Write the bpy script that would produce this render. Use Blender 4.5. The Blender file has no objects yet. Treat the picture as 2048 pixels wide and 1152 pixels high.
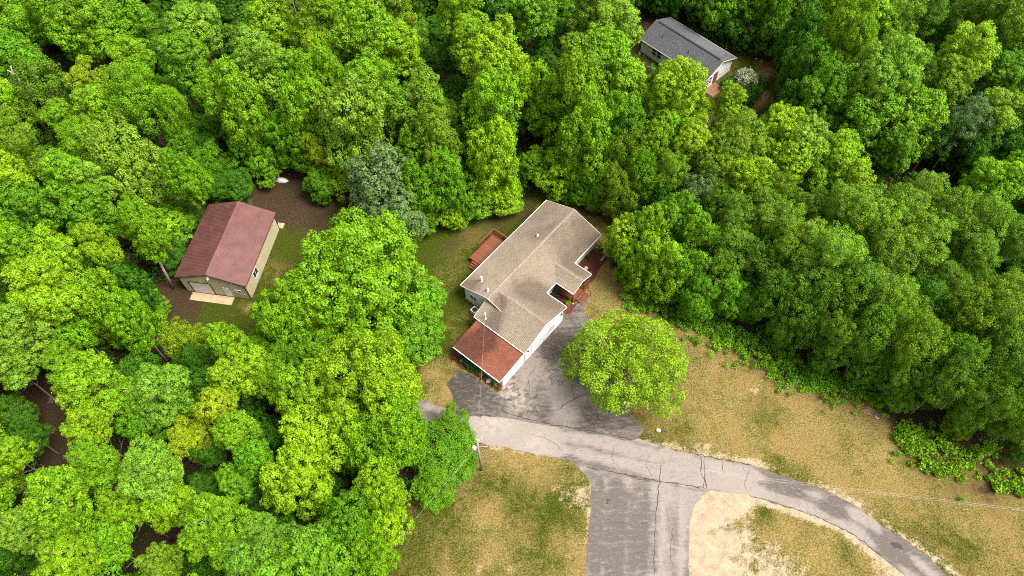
import bpy, math, random
import numpy as np
from mathutils import Vector, Matrix
from mathutils.geometry import delaunay_2d_cdt

random.seed(7)
rng = np.random.default_rng(7)
R = math.radians
scene = bpy.context.scene
COL = scene.collection

# ------------------------------------------------------------------ camera
CAM_H, CAM_PITCH, CAM_ROLL, FPX = 84.0, R(58.0), R(-1.5), 1500.0
cam_data = bpy.data.cameras.new("camera")
cam_data.sensor_width = 36.0
cam_data.lens = FPX / 2048 * 36.0
cam_data.clip_start = 0.5
cam_data.clip_end = 3000.0
cam = bpy.data.objects.new("camera", cam_data)
cam.matrix_world = (Matrix.Translation((0, 0, CAM_H)) @ Matrix.Rotation(math.pi / 2 - CAM_PITCH, 4, 'X')
                    @ Matrix.Rotation(CAM_ROLL, 4, 'Z'))
COL.objects.link(cam)
scene.camera = cam

# ------------------------------------------------------------------ light
SUN_AZ, SUN_EL = R(-18), R(60)       # azimuth measured from +X towards +Y
sdir = Vector((math.cos(SUN_AZ) * math.cos(SUN_EL), math.sin(SUN_AZ) * math.cos(SUN_EL), math.sin(SUN_EL)))
world = bpy.data.worlds.new("World")
scene.world = world
world.use_nodes = True
wn = world.node_tree
bg = wn.nodes["Background"]
sky = wn.nodes.new("ShaderNodeTexSky")
sky.sky_type = 'NISHITA'
sky.sun_disc = False
sky.sun_elevation = SUN_EL
sky.sun_rotation = math.atan2(sdir.x, sdir.y)
sky.dust_density = 4.0
sky.air_density = 1.0
sky.ozone_density = 0.6
hs = wn.nodes.new("ShaderNodeHueSaturation")      # thin white cloud: a paler sky
hs.inputs['Saturation'].default_value = 0.12
wn.links.new(sky.outputs[0], hs.inputs['Color'])
wn.links.new(hs.outputs[0], bg.inputs[0])
bg.inputs[1].default_value = 0.065
sun_data = bpy.data.lights.new("sun", 'SUN')
sun_data.energy = 1.5
sun_data.angle = R(24)
sun_data.color = (1.0, 0.95, 0.87)
sun = bpy.data.objects.new("sun", sun_data)
sun.rotation_euler = sdir.to_track_quat('Z', 'Y').to_euler()
sun.location = sdir * 200
COL.objects.link(sun)
scene.view_settings.view_transform = 'Standard'
scene.view_settings.look = 'None'
scene.view_settings.gamma = 1.0
scene.view_settings.use_curve_mapping = False
scene.view_settings.exposure = 2.12
scene.render.engine = 'CYCLES'
cy = scene.cycles
cy.max_bounces = 6
cy.diffuse_bounces = 2
cy.glossy_bounces = 2
cy.transmission_bounces = 4
cy.transparent_max_bounces = 4
cy.use_denoising = False
cy.filter_width = 1.0
cy.use_adaptive_sampling = True
cy.adaptive_threshold = 0.01
cy.caustics_reflective = False
cy.caustics_refractive = False

# ------------------------------------------------------------------ helpers
def ray(px, py):
    x = (px - 1024) / FPX
    y = -(py - 576) / FPX
    c, s = math.cos(CAM_ROLL), math.sin(CAM_ROLL)
    x, y = x * c - y * s, x * s + y * c
    cp, sp = math.cos(CAM_PITCH), math.sin(CAM_PITCH)
    return (x, cp + y * sp, -sp + y * cp)

def spot(px, py, z=0.0):
    """place on the ground (or at height z) surveyed from the photograph"""
    d = ray(px, py)
    k = (CAM_H - z) / -d[2]
    return Vector((d[0] * k, d[1] * k, z))

def scale_at(px, py, z):
    """metres per photo pixel at that spot"""
    return (CAM_H - z) / -ray(px, py)[2] / FPX

def pts2(lst, z=0.0):
    return np.array([spot(a, b, z)[:2] for a, b in lst])

def tag(o, label=None, cat=None, group=None, kind=None):
    if label: o['label'] = label
    if cat: o['category'] = cat
    if group: o['group'] = group
    if kind: o['kind'] = kind
    return o

def empty(name, loc=(0, 0, 0), rz=0.0):
    o = bpy.data.objects.new(name, None)
    o.empty_display_size = 0.3
    o.location = loc
    o.rotation_euler = (0, 0, rz)
    COL.objects.link(o)
    return o

def link(name, me, mats=None, parent=None, loc=None):
    o = bpy.data.objects.new(name, me)
    if mats is not None:
        for m in (mats if isinstance(mats, (list, tuple)) else [mats]):
            me.materials.append(m)
    COL.objects.link(o)
    if parent: o.parent = parent
    if loc is not None: o.location = loc
    return o

class MB:
    """collects simple shapes into one mesh"""
    def __init__(s):
        s.v, s.f, s.m, s.sm = [], [], [], []
    def face(s, pts, mi=0, smooth=False):
        n = len(s.v)
        s.v += [tuple(p) for p in pts]
        s.f.append(tuple(range(n, n + len(pts)))); s.m.append(mi); s.sm.append(smooth)
    def box(s, a, b, mi=0):
        x0, y0, z0 = [min(p, q) for p, q in zip(a, b)]; x1, y1, z1 = [max(p, q) for p, q in zip(a, b)]
        n = len(s.v)
        s.v += [(x0,y0,z0),(x1,y0,z0),(x1,y1,z0),(x0,y1,z0),(x0,y0,z1),(x1,y0,z1),(x1,y1,z1),(x0,y1,z1)]
        for f in ((3,2,1,0),(4,5,6,7),(0,1,5,4),(1,2,6,5),(2,3,7,6),(3,0,4,7)):
            s.f.append(tuple(n + i for i in f)); s.m.append(mi); s.sm.append(False)
    def bar(s, p, q, w, h, up=(0, 0, 1), mi=0):
        """box beam from p to q, w wide, h high (centred)"""
        p, q = Vector(p), Vector(q); d = (q - p).normalized(); up = Vector(up)
        sd = d.cross(up)
        if sd.length < 1e-4: sd = d.cross(Vector((1, 0, 0)))
        sd.normalize(); u = sd.cross(d).normalized()
        n = len(s.v)
        for c in (p, q):
            for a, b in ((-1,-1),(1,-1),(1,1),(-1,1)):
                s.v.append(tuple(c + sd * a * w / 2 + u * b * h / 2))
        for f in ((0,1,2,3),(7,6,5,4),(0,4,5,1),(1,5,6,2),(2,6,7,3),(3,7,4,0)):
            s.f.append(tuple(n + i for i in f)); s.m.append(mi); s.sm.append(False)
    def tube(s, pts, rad, seg=6, mi=0, cap=True):
        pts = [Vector(p) for p in pts]
        if not isinstance(rad, (list, tuple)): rad = [rad] * len(pts)
        n = len(s.v); ref = Vector((0.31, 0.17, 0.93))
        for i, p in enumerate(pts):
            d = (pts[min(i + 1, len(pts) - 1)] - pts[max(i - 1, 0)]).normalized()
            a = d.cross(ref)
            if a.length < 0.05: a = d.cross(Vector((1, 0, 0)))
            a.normalize(); b = d.cross(a)
            for k in range(seg):
                t = 2 * math.pi * k / seg
                s.v.append(tuple(p + (a * math.cos(t) + b * math.sin(t)) * rad[i]))
        for i in range(len(pts) - 1):
            for k in range(seg):
                a0 = n + i * seg + k; a1 = n + i * seg + (k + 1) % seg
                s.f.append((a0, a0 + seg, a1 + seg, a1)); s.m.append(mi); s.sm.append(True)
        if cap:
            s.f.append(tuple(n + k for k in range(seg))); s.m.append(mi); s.sm.append(False)
            e = n + (len(pts) - 1) * seg
            s.f.append(tuple(e + k for k in reversed(range(seg)))); s.m.append(mi); s.sm.append(False)
    def mesh(s, name):
        me = bpy.data.meshes.new(name)
        me.from_pydata(s.v, [], s.f)
        me.polygons.foreach_set('material_index', s.m)
        me.polygons.foreach_set('use_smooth', s.sm)
        me.update()
        return me
    def build(s, name, mats, parent=None, bevel=0.0):
        o = link(name, s.mesh(name), mats, parent)
        if bevel:
            b = o.modifiers.new('bevel', 'BEVEL'); b.width = bevel; b.segments = 1; b.limit_method = 'ANGLE'
        return o

def sd_poly(P, poly):
    """signed distance, negative inside"""
    d = np.full(len(P), 1e9); inside = np.zeros(len(P), bool)
    n = len(poly)
    for i in range(n):
        a, b = poly[i], poly[(i + 1) % n]
        ab = b - a; ap = P - a
        t = np.clip((ap @ ab) / (ab @ ab + 1e-12), 0, 1)
        d = np.minimum(d, np.hypot(*(ap - t[:, None] * ab).T))
        c = ((a[1] > P[:, 1]) != (b[1] > P[:, 1]))
        with np.errstate(divide='ignore', invalid='ignore'):
            xx = (b[0] - a[0]) * (P[:, 1] - a[1]) / (b[1] - a[1] + 1e-15) + a[0]
        inside ^= c & (P[:, 0] < xx)
    return np.where(inside, -d, d)

def d_line(P, line):
    d = np.full(len(P), 1e9)
    for i in range(len(line) - 1):
        a, b = line[i], line[i + 1]
        ab = b - a; ap = P - a
        t = np.clip((ap @ ab) / (ab @ ab + 1e-12), 0, 1)
        d = np.minimum(d, np.hypot(*(ap - t[:, None] * ab).T))
    return d

def gauss(P, px, py, rad, z=0.0):
    c = np.array(spot(px, py, z)[:2])
    return np.exp(-((P - c) ** 2).sum(1) / (2 * rad * rad))

# ------------------------------------------------------------------ materials
class NT:
    def __init__(s, name):
        s.mat = bpy.data.materials.new(name); s.mat.use_nodes = True
        s.t = s.mat.node_tree; s.n = s.t.nodes; s.l = s.t.links
        s.p = s.n["Principled BSDF"]; s.out = s.n["Material Output"]
        s.p.inputs['Roughness'].default_value = 0.85
        s.p.inputs['Specular IOR Level'].default_value = 0.3
    def node(s, typ, **kw):
        n = s.n.new(typ)
        for k, v in kw.items():
            if k.startswith('i_'):
                key = k[2:]
                key = int(key) if key.isdigit() else key.replace('_', ' ')
                if hasattr(v, 'is_linked') or isinstance(v, bpy.types.NodeSocket): s.l.new(v, n.inputs[key])
                else: n.inputs[key].default_value = v
            else: setattr(n, k, v)
        return n
    def set(s, sock, v):
        if isinstance(v, bpy.types.NodeSocket): s.l.new(v, sock)
        else: sock.default_value = v
    def noise(s, vec, scale, detail=3, rough=0.55, dist=0.0):
        n = s.n.new("ShaderNodeTexNoise"); s.l.new(vec, n.inputs['Vector'])
        n.inputs['Scale'].default_value = scale; n.inputs['Detail'].default_value = detail
        n.inputs['Roughness'].default_value = rough; n.inputs['Distortion'].default_value = dist
        return n.outputs['Fac']
    def ramp(s, fac, a, b, lo=0.0, hi=1.0):
        n = s.n.new("ShaderNodeMapRange"); n.clamp = True
        s.set(n.inputs['Value'], fac)
        n.inputs['From Min'].default_value = a; n.inputs['From Max'].default_value = b
        n.inputs['To Min'].default_value = lo; n.inputs['To Max'].default_value = hi
        return n.outputs[0]
    def math(s, op, a, b=0.0):
        n = s.n.new("ShaderNodeMath"); n.operation = op
        s.set(n.inputs[0], a); s.set(n.inputs[1], b)
        return n.outputs[0]
    def mix(s, fac, a, b, mode='MIX'):
        n = s.n.new("ShaderNodeMix"); n.data_type = 'RGBA'; n.blend_type = mode; n.clamp_factor = True
        s.set(n.inputs[0], fac)
        for sock, v in ((n.inputs[6], a), (n.inputs[7], b)):
            if isinstance(v, bpy.types.NodeSocket): s.l.new(v, sock)
            else: sock.default_value = (v[0], v[1], v[2], 1)
        return n.outputs[2]
    def obj(s):
        return s.node("ShaderNodeTexCoord").outputs['Object']
    def pos(s):
        return s.node("ShaderNodeNewGeometry").outputs['Position']
    def attr(s, name):
        n = s.n.new("ShaderNodeAttribute"); n.attribute_name = name
        return n
    def stretch(s, vec, sc, rot=0.0):
        n = s.n.new("ShaderNodeMapping"); s.l.new(vec, n.inputs[0])
        n.inputs['Scale'].default_value = sc; n.inputs['Rotation'].default_value = (0, 0, rot)
        return n.outputs[0]
    def base(s, c):
        s.set(s.p.inputs['Base Color'], c if isinstance(c, bpy.types.NodeSocket) else (c[0], c[1], c[2], 1))
    def bump(s, h, strength=0.3, dist=0.05):
        n = s.n.new("ShaderNodeBump"); n.inputs['Strength'].default_value = strength
        n.inputs['Distance'].default_value = dist
        s.l.new(h, n.inputs['Height']); s.l.new(n.outputs[0], s.p.inputs['Normal'])

def mat_plain(name, c, rough=0.7, var=0.12, scale=3.0, spec=0.3, metal=0.0, vec='obj'):
    m = NT(name); v = m.obj() if vec == 'obj' else m.pos()
    n1 = m.noise(v, scale, 4); n2 = m.noise(v, scale * 9, 2)
    f = m.math('ADD', m.math('MULTIPLY', n1, 0.7), m.math('MULTIPLY', n2, 0.3))
    lo = [x * (1 - var * 1.6) for x in c]; hi = [min(1, x * (1 + var * 1.6)) for x in c]
    m.base(m.mix(m.ramp(f, 0.3, 0.7), lo, hi))
    m.p.inputs['Roughness'].default_value = rough
    m.p.inputs['Specular IOR Level'].default_value = spec
    m.p.inputs['Metallic'].default_value = metal
    return m.mat

def mat_leaf(name, trans=0.18, own=None):
    m = NT(name)
    oi = m.node("ShaderNodeObjectInfo")
    tone = m.attr('tone').outputs['Fac']; tip = m.attr('tip').outputs['Fac']
    it = m.attr('tint'); it.attribute_type = 'INSTANCER'
    base = m.mix(1.0, oi.outputs['Color'], it.outputs['Color'], 'ADD')
    k = m.ramp(tone, 0, 1, 0.62, 1.38)
    c = m.mix(1.0, base, m.node("ShaderNodeCombineColor", i_0=k, i_1=k, i_2=k).outputs[0], 'MULTIPLY')
    c2 = m.mix(1.0, c, (1.45, 1.25, 0.9), 'MULTIPLY')
    c = m.mix(m.math('MULTIPLY', tip, 0.9), c, c2)
    m.base(c)
    m.p.inputs['Roughness'].default_value = 0.5
    m.p.inputs['Specular IOR Level'].default_value = 0.18
    tr = m.node("ShaderNodeBsdfTranslucent")
    ct = m.mix(1.0, c, (1.25, 1.1, 0.5), 'MULTIPLY')
    m.l.new(ct, tr.inputs[0])
    ms = m.node("ShaderNodeMixShader"); ms.inputs[0].default_value = trans
    m.l.new(m.p.outputs[0], ms.inputs[1]); m.l.new(tr.outputs[0], ms.inputs[2])
    m.l.new(ms.outputs[0], m.out.inputs[0])
    return m.mat

def mat_ground():
    m = NT("ground"); P = m.pos()
    a = m.attr('surface'); sep = m.node("ShaderNodeSeparateColor", i_0=a.outputs['Color'])
    dry, sand, lit = sep.outputs[0], sep.outputs[1], sep.outputs[2]
    dark = a.outputs['Alpha']
    n_big = m.noise(P, 0.22, 4, 0.6, 0.6); n_mid = m.noise(P, 1.1, 4, 0.65, 0.4)
    n_fine = m.noise(P, 5.5, 3, 0.7); n_hair = m.noise(P, 16, 2, 0.7)
    nz = m.math('ADD', m.math('MULTIPLY', m.math('SUBTRACT', n_big, 0.5), 1.7),
                m.math('ADD', m.math('MULTIPLY', m.math('SUBTRACT', n_mid, 0.5), 0.9),
                       m.math('MULTIPLY', m.math('SUBTRACT', n_fine, 0.5), 0.9)))
    d = m.math('ADD', dry, nz)
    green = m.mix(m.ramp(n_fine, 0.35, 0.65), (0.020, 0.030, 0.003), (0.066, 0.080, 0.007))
    tan = m.mix(m.ramp(n_fine, 0.33, 0.67), (0.105, 0.077, 0.019), (0.300, 0.228, 0.078))
    tan = m.mix(m.ramp(n_big, 0.45, 0.7, 0, 0.5), tan, (0.21, 0.118, 0.042))
    c = m.mix(m.ramp(d, 0.12, 0.88), green, tan)
    straw = (0.42, 0.32, 0.16)
    c = m.mix(m.math('MULTIPLY', m.ramp(n_hair, 0.56, 0.72), m.ramp(d, 0.35, 0.9, 0, 0.6)), c, straw)
    c = m.mix(m.ramp(n_hair, 0.44, 0.30, 0, 0.5), c, m.mix(1.0, c, (0.42, 0.45, 0.4), 'MULTIPLY'))
    litc = m.mix(m.ramp(n_fine, 0.3, 0.7), (0.018, 0.013, 0.007), (0.078, 0.048, 0.026))
    litc = m.mix(m.ramp(n_hair, 0.66, 0.75, 0, 0.7), litc, (0.20, 0.13, 0.075))
    lf = m.ramp(m.math('ADD', lit, m.math('MULTIPLY', nz, 0.55)), 0.38, 0.62)
    c = m.mix(lf, c, litc)
    sandc = m.mix(m.ramp(n_mid, 0.3, 0.7), (0.27, 0.205, 0.132), (0.40, 0.325, 0.225))
    sandc = m.mix(m.ramp(n_hair, 0.55, 0.72, 0, 0.7), sandc, (0.30, 0.19, 0.10))
    sf = m.ramp(m.math('ADD', sand, m.math('MULTIPLY', nz, 0.9)), 0.38, 0.70)
    c = m.mix(sf, c, sandc)
    mul = m.mix(m.ramp(n_fine, 0.3, 0.7), (0.07, 0.022, 0.018), (0.15, 0.05, 0.04))
    mf = m.ramp(m.math('ADD', m.math('SUBTRACT', 1.0, dark), m.math('MULTIPLY', nz, 0.2)), 0.42, 0.55)
    c = m.mix(mf, c, mul)
    m.base(c); m.p.inputs['Roughness'].default_value = 0.95
    m.p.inputs['Specular IOR Level'].default_value = 0.05
    m.bump(m.math('ADD', n_fine, m.math('MULTIPLY', n_hair, 0.7)), 0.8, 0.10)
    return m.mat

def mat_asphalt(name, lo, hi, streak_rot=0.0):
    m = NT(name); P = m.pos()
    a = m.attr('wear').outputs['Color']; sep = m.node("ShaderNodeSeparateColor", i_0=a)
    big = m.noise(P, 0.35, 5, 0.65, 0.8); mid = m.noise(P, 1.7, 4, 0.7, 0.5)
    fine = m.noise(P, 14, 3, 0.75)
    st = m.noise(m.stretch(P, (0.5, 2.6, 1), streak_rot), 1.0, 4, 0.7, 0.6)
    st2 = m.noise(m.stretch(P, (0.8, 2.6, 1), streak_rot + 1.2), 1.0, 4, 0.75, 1.2)
    f = m.math('ADD', m.math('MULTIPLY', big, 0.45), m.math('MULTIPLY', st, 0.35))
    f = m.math('ADD', f, m.math('MULTIPLY', mid, 0.2))
    f = m.math('ADD', f, m.math('SUBTRACT', sep.outputs[0], sep.outputs[1]))
    c = m.mix(m.ramp(f, 0.40, 0.60), lo, hi)
    c = m.mix(m.ramp(st2, 0.52, 0.72, 0, 0.5), c, [x * 1.35 for x in hi])
    c = m.mix(m.ramp(mid, 0.52, 0.70, 0, 0.45), c, lo)
    c = m.mix(m.ramp(m.noise(P, 4.5, 4, 0.8), 0.54, 0.68, 0, 0.4), c, [x * .6 for x in lo])
    c = m.mix(m.ramp(fine, 0.56, 0.70, 0, 0.6), c, (0.36, 0.31, 0.27))
    c = m.mix(m.ramp(fine, 0.46, 0.32, 0, 0.6), c, [x * 0.4 for x in lo])
    c = m.mix(m.math('MULTIPLY', sep.outputs[2], m.ramp(mid, 0.42, 0.58, 0.1, 1.0)), c, (0.36, 0.30, 0.25))
    m.base(c); m.p.inputs['Roughness'].default_value = 0.9
    m.p.inputs['Specular IOR Level'].default_value = 0.15
    m.bump(fine, 0.4, 0.02)
    return m.mat

def mat_shingle(name, cols, stainc, tab=(0.33, 0.14), mort=0.022):
    m = NT(name)
    uv = m.node("ShaderNodeUVMap"); uv.uv_map = 'UVMap'; U = uv.outputs[0]
    br = m.node("ShaderNodeTexBrick")
    m.l.new(U, br.inputs['Vector'])
    br.inputs['Scale'].default_value = 1.0
    br.inputs['Brick Width'].default_value = tab[0]; br.inputs['Row Height'].default_value = tab[1]
    br.inputs['Mortar Size'].default_value = mort; br.inputs['Mortar Smooth'].default_value = 0.3
    br.inputs['Bias'].default_value = 0.0
    br.inputs['Color1'].default_value = (*cols[0], 1); br.inputs['Color2'].default_value = (*cols[1], 1)
    br.inputs['Mortar'].default_value = (*cols[2], 1)
    P = m.obj(); big = m.noise(P, 0.55, 5, 0.7, 0.4); fine = m.noise(P, 5, 4, 0.8)
    midn = m.noise(P, 2.2, 4, 0.8)
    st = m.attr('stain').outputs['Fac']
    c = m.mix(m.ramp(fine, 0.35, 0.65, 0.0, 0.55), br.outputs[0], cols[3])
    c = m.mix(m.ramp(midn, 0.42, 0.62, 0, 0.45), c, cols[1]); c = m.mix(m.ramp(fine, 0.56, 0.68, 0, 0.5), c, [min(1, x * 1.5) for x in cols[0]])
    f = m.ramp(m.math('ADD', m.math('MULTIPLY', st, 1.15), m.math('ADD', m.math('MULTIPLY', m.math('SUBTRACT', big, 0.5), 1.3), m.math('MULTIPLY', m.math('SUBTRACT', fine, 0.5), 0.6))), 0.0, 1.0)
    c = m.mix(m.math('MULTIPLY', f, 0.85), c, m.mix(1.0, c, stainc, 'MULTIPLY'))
    m.base(c); m.p.inputs['Roughness'].default_value = 0.92
    m.p.inputs['Specular IOR Level'].default_value = 0.15
    m.bump(fine, 0.3, 0.02)
    return m.mat

def mat_siding(name, c, row=0.11):
    m = NT(name); P = m.obj()
    sep = m.node("ShaderNodeSeparateXYZ", i_0=P)
    saw = m.math('FRACT', m.math('DIVIDE', sep.outputs[2], row))
    g = m.ramp(saw, 0.0, 0.16, 0.80, 1.0)
    n = m.noise(P, 1.2, 4)
    col = m.mix(m.ramp(n, 0.35, 0.7), [x * 0.9 for x in c], c)
    col = m.mix(1.0, col, m.node("ShaderNodeCombineColor", i_0=g, i_1=g, i_2=g).outputs[0], 'MULTIPLY')
    m.base(col); m.p.inputs['Roughness'].default_value = 0.6
    m.bump(saw, 0.4, 0.02)
    return m.mat

M = {}
M['leaf'] = mat_leaf('leaf')
M['bark'] = mat_plain('bark', (0.20, 0.165, 0.13), 0.9, 0.25, 1.5)
M['pale_bark'] = mat_plain('pale_bark', (0.36, 0.31, 0.25), 0.9, 0.2, 1.5)
M['dead_wood'] = mat_plain('dead_wood', (0.42, 0.36, 0.29), 0.9, 0.15, 2)
M['ground'] = mat_ground()
M['road'] = mat_asphalt('road_asphalt', (0.098, 0.082, 0.072), (0.232, 0.197, 0.174), R(10))
M['apron'] = mat_asphalt('driveway_asphalt', (0.045, 0.037, 0.033), (0.185, 0.155, 0.135), R(-48))
M['tar'] = mat_plain('tar', (0.035, 0.028, 0.028), 0.7, 0.2)
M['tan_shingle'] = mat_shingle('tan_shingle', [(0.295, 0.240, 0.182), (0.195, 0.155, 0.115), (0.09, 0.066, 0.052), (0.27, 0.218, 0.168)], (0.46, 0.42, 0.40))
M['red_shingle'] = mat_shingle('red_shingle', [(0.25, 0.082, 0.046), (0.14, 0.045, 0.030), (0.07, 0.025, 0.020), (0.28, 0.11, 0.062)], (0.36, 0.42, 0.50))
M['grey_shingle'] = mat_shingle('grey_shingle', [(0.095, 0.094, 0.098), (0.055, 0.055, 0.058), (0.028, 0.028, 0.03), (0.13, 0.129, 0.133)], (1.7, 1.7, 1.65))
M['cap_tan'] = mat_plain('ridge_cap_tan', (0.225, 0.175, 0.140), 0.9, 0.25, 4)
M['joint'] = mat_plain('joint', (0.42, 0.41, 0.42), 0.6, 0.05)
M['cap_grey'] = mat_plain('ridge_cap_grey', (0.03, 0.03, 0.035), 0.8, 0.1)
M['white_siding'] = mat_siding('white_siding', (0.80, 0.79, 0.77))
M['white'] = mat_plain('white_trim', (0.66, 0.645, 0.63), 0.5, 0.04)
M['cream_wall'] = mat_siding('cream_wall', (0.66, 0.62, 0.50))
M['metal_white'] = mat_plain('galvanised_vent', (0.72, 0.73, 0.74), 0.4, 0.06, spec=0.5)
M['dark_metal'] = mat_plain('dark_metal', (0.03, 0.03, 0.035), 0.5, 0.1)
M['glass'] = mat_plain('dark_glass', (0.02, 0.025, 0.03), 0.08, 0.1, spec=0.6)
M['red_sash'] = mat_plain('red_curtain', (0.22, 0.06, 0.05), 0.6, 0.1)
M['shed_wall'] = mat_plain('shed_wall_steel', (0.48, 0.43, 0.27), 0.5, 0.07, 1.0)
M['shed_roof'] = mat_plain('shed_roof_steel', (0.135, 0.052, 0.045), 0.55, 0.18, 0.8, spec=0.6, metal=0.25)
M['brown_trim'] = mat_plain('brown_trim', (0.09, 0.04, 0.03), 0.5, 0.1)
M['concrete'] = mat_plain('weathered_plywood', (0.40, 0.285, 0.165), 0.9, 0.22, 1.6)
M['deck'] = mat_plain('red_stained_wood', (0.16, 0.050, 0.024), 0.7, 0.2, 2.5)
M['stone'] = mat_plain('pale_stone', (0.50, 0.45, 0.36), 0.9, 0.2, 3)
M['brick'] = mat_plain('brick_patio', (0.24, 0.125, 0.075), 0.9, 0.2, 3)
M['pole'] = mat_plain('weathered_pole', (0.27, 0.25, 0.225), 0.9, 0.12, 2)
M['wire'] = mat_plain('aluminium_wire', (0.34, 0.33, 0.31), 0.5, 0.05)

# ------------------------------------------------------------------ regions surveyed from the photograph
C_SHED = pts2([(325, 610), (345, 560), (395, 420), (480, 352), (560, 345), (625, 352), (720, 400), (770, 480), (650, 640), (565, 720), (430, 705), (330, 690)])
C_HOUSE = pts2([(835, 480), (905, 450), (1000, 415), (1090, 375), (1225, 455), (1220, 520), (1262, 590), (1330, 636), (1400, 664), (1480, 702),
                (1560, 752), (1640, 788), (1740, 800), (1780, 838), (1808, 890), (1870, 950), (2048, 985), (2330, 1060), (2330, 1500), (760, 1500),
                (775, 1152), (815, 1000), (855, 830), (840, 700), (835, 600)])
C_FAR = pts2([(1250, 95), (1258, 45), (1300, 32), (1345, 75), (1440, 128), (1475, 98), (1520, 108), (1560, 140), (1545, 215), (1440, 262), (1395, 195), (1285, 125)])
C_STRIP = pts2([(1765, 815), (1850, 868), (1920, 893), (1975, 910), (2060, 935), (2200, 985), (2200, 1040), (2048, 990), (1870, 955), (1800, 890)])
CLEAR = [C_SHED, C_HOUSE, C_FAR, C_STRIP]
TRACK = pts2([(40, 790), (130, 800), (150, 850), (150, 900), (210, 925), (330, 960)])

# ------------------------------------------------------------------ ground sheet
def axis(lo, hi, a, b, step, coarse):
    mid = np.arange(a, b + 1e-6, step)
    l = np.linspace(lo, a, coarse)[:-1]; h = np.linspace(b, hi, coarse)[1:]
    return np.concatenate([l, mid, h])
gx = axis(-900, 900, -85, 85, 0.5, 14)
gy = axis(-500, 1300, 5, 120, 0.5, 14)
X, Y = np.meshgrid(gx, gy)
GP = np.stack([X.ravel(), Y.ravel()], 1)
nx, ny = len(gx), len(gy)
sdC = np.minimum.reduce([sd_poly(GP, c) for c in CLEAR])
def soft(d, w): return np.clip(0.5 - d / w, 0, 1)
dry = np.full(len(GP), 0.25); sandv = np.zeros(len(GP)); litter = np.full(len(GP), 0.85); mulch = np.zeros(len(GP))
# house lawn
inh = soft(sd_poly(GP, C_HOUSE), 2.5)
litter = litter * (1 - inh) + 0.05 * inh
dry = dry * (1 - inh) + 0.62 * inh
def blob(arr, px, py, rad, val, amt=1.0):
    g = gauss(GP, px, py, rad) * amt
    arr[:] = arr * (1 - g) + val * g
yard_shade = soft(sd_poly(GP, pts2([(820, 440), (1100, 380), (1000, 520), (925, 620), (900, 760), (910, 830), (850, 830)])), 3)  # shaded yard behind the house: its shade is painted in as darker grass and litter
dry[:] = dry * (1 - yard_shade) - 0.32 * yard_shade
litter[:] = litter * (1 - yard_shade) + 0.22 * yard_shade
for b in ((900, 500, 2.5, .22), (880, 560, 2.2, .20), (870, 740, 2.0, .75), (885, 790, 1.6, .85), (960, 470, 3, .22), (905, 640, 3, .2), (870, 800, 1.5, .7)):
    blob(dry, *b)
blob(litter, 890, 490, 2.0, .5); blob(litter, 1010, 415, 3.0, .7)
# lower left lawn
for b in ((1000, 920, 2.5, .75), (1040, 960, 2.5, .95), (960, 1000, 2.5, .40), (900, 1060, 4.5, .28), (860, 1110, 4, .2), (1010, 1100, 2, .95), (980, 1050, 2, .9),
          (1110, 1010, 2.2, .15), (1080, 1060, 2.6, .2), (1150, 1110, 2, .8), (1060, 1120, 2.5, .4), (930, 1130, 2.5, .55), (970, 960, 1.2, .15)):
    blob(dry, *b)
for b in ((1150, 960, 1.0, .5), (1165, 985, 1.0, .55), (1160, 1015, .9, .55), (1125, 990, .9, .42), (1040, 985, 1.0, .38), (950, 1140, .9, .36), (1030, 1130, 1.0, .36)):
    blob(sandv, *b)
# right lawn
for b in ((1240, 560, 2.2, 1.05), (1210, 590, 2, .9), (1300, 640, 3, .80), (1400, 700, 4, .72), (1330, 880, 2.5, .35), (1290, 860, 2.0, .25), (1250, 870, 1.5, .3),
          (1480, 800, 4, .78), (1560, 900, 5, .86), (1530, 830, 1.6, .35), (1545, 820, 1.2, .3), (1650, 860, 4, .84), (1560, 940, 2.0, .45), (1620, 960, 1.5, .4), (1430, 900, 2.5, .72),
          (1760, 990, 3, .62), (1900, 1060, 6, .55), (1980, 1100, 6, .5), (1840, 1060, 2, .3), (1900, 1130, 2.5, .3), (1960, 1000, 4, .7), (1700, 940, 4, .8),
          (1370, 780, 2, .62), (1750, 900, 2, 1.0), (1720, 870, 1.5, .9)):
    blob(dry, *b)
for b in ((1507, 780, .7, .5), (1470, 817, .6, .48), (1575, 850, .6, .42), (1735, 825, .6, .55), (1390, 900, .9, .6), (1410, 905, .9, .7)):
    blob(sandv, *b)
blob(litter, 1900, 940, 3.5, .45); blob(litter, 1980, 960, 3.5, .5); blob(litter, 1820, 900, 2.0, .5); blob(litter, 1640, 780, 2.0, .4)
# shoulders
def edge_sand(line, w, amt):
    g = np.exp(-(d_line(GP, pts2(line)) / w) ** 2) * amt
    np.maximum(sandv, g, out=sandv)
edge_sand([(1330, 893), (1400, 905), (1450, 915), (1505, 925), (1560, 943)], 0.8, 0.62)
edge_sand([(1560, 943), (1640, 970), (1720, 1010), (1800, 1065), (1870, 1115), (1960, 1190)], 0.55, 0.60)
edge_sand([(1270, 875), (1330, 893)], 0.35, 0.6)
edge_sand([(950, 888), (1040, 905), (1130, 920)], 0.30, 0.55)
edge_sand([(1160, 930), (1184, 965), (1184, 1020), (1176, 1080)], 0.5, 0.62)
edge_sand([(1700, 1000), (1760, 1040), (1800, 1075)], 1.2, 0.5)
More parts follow.
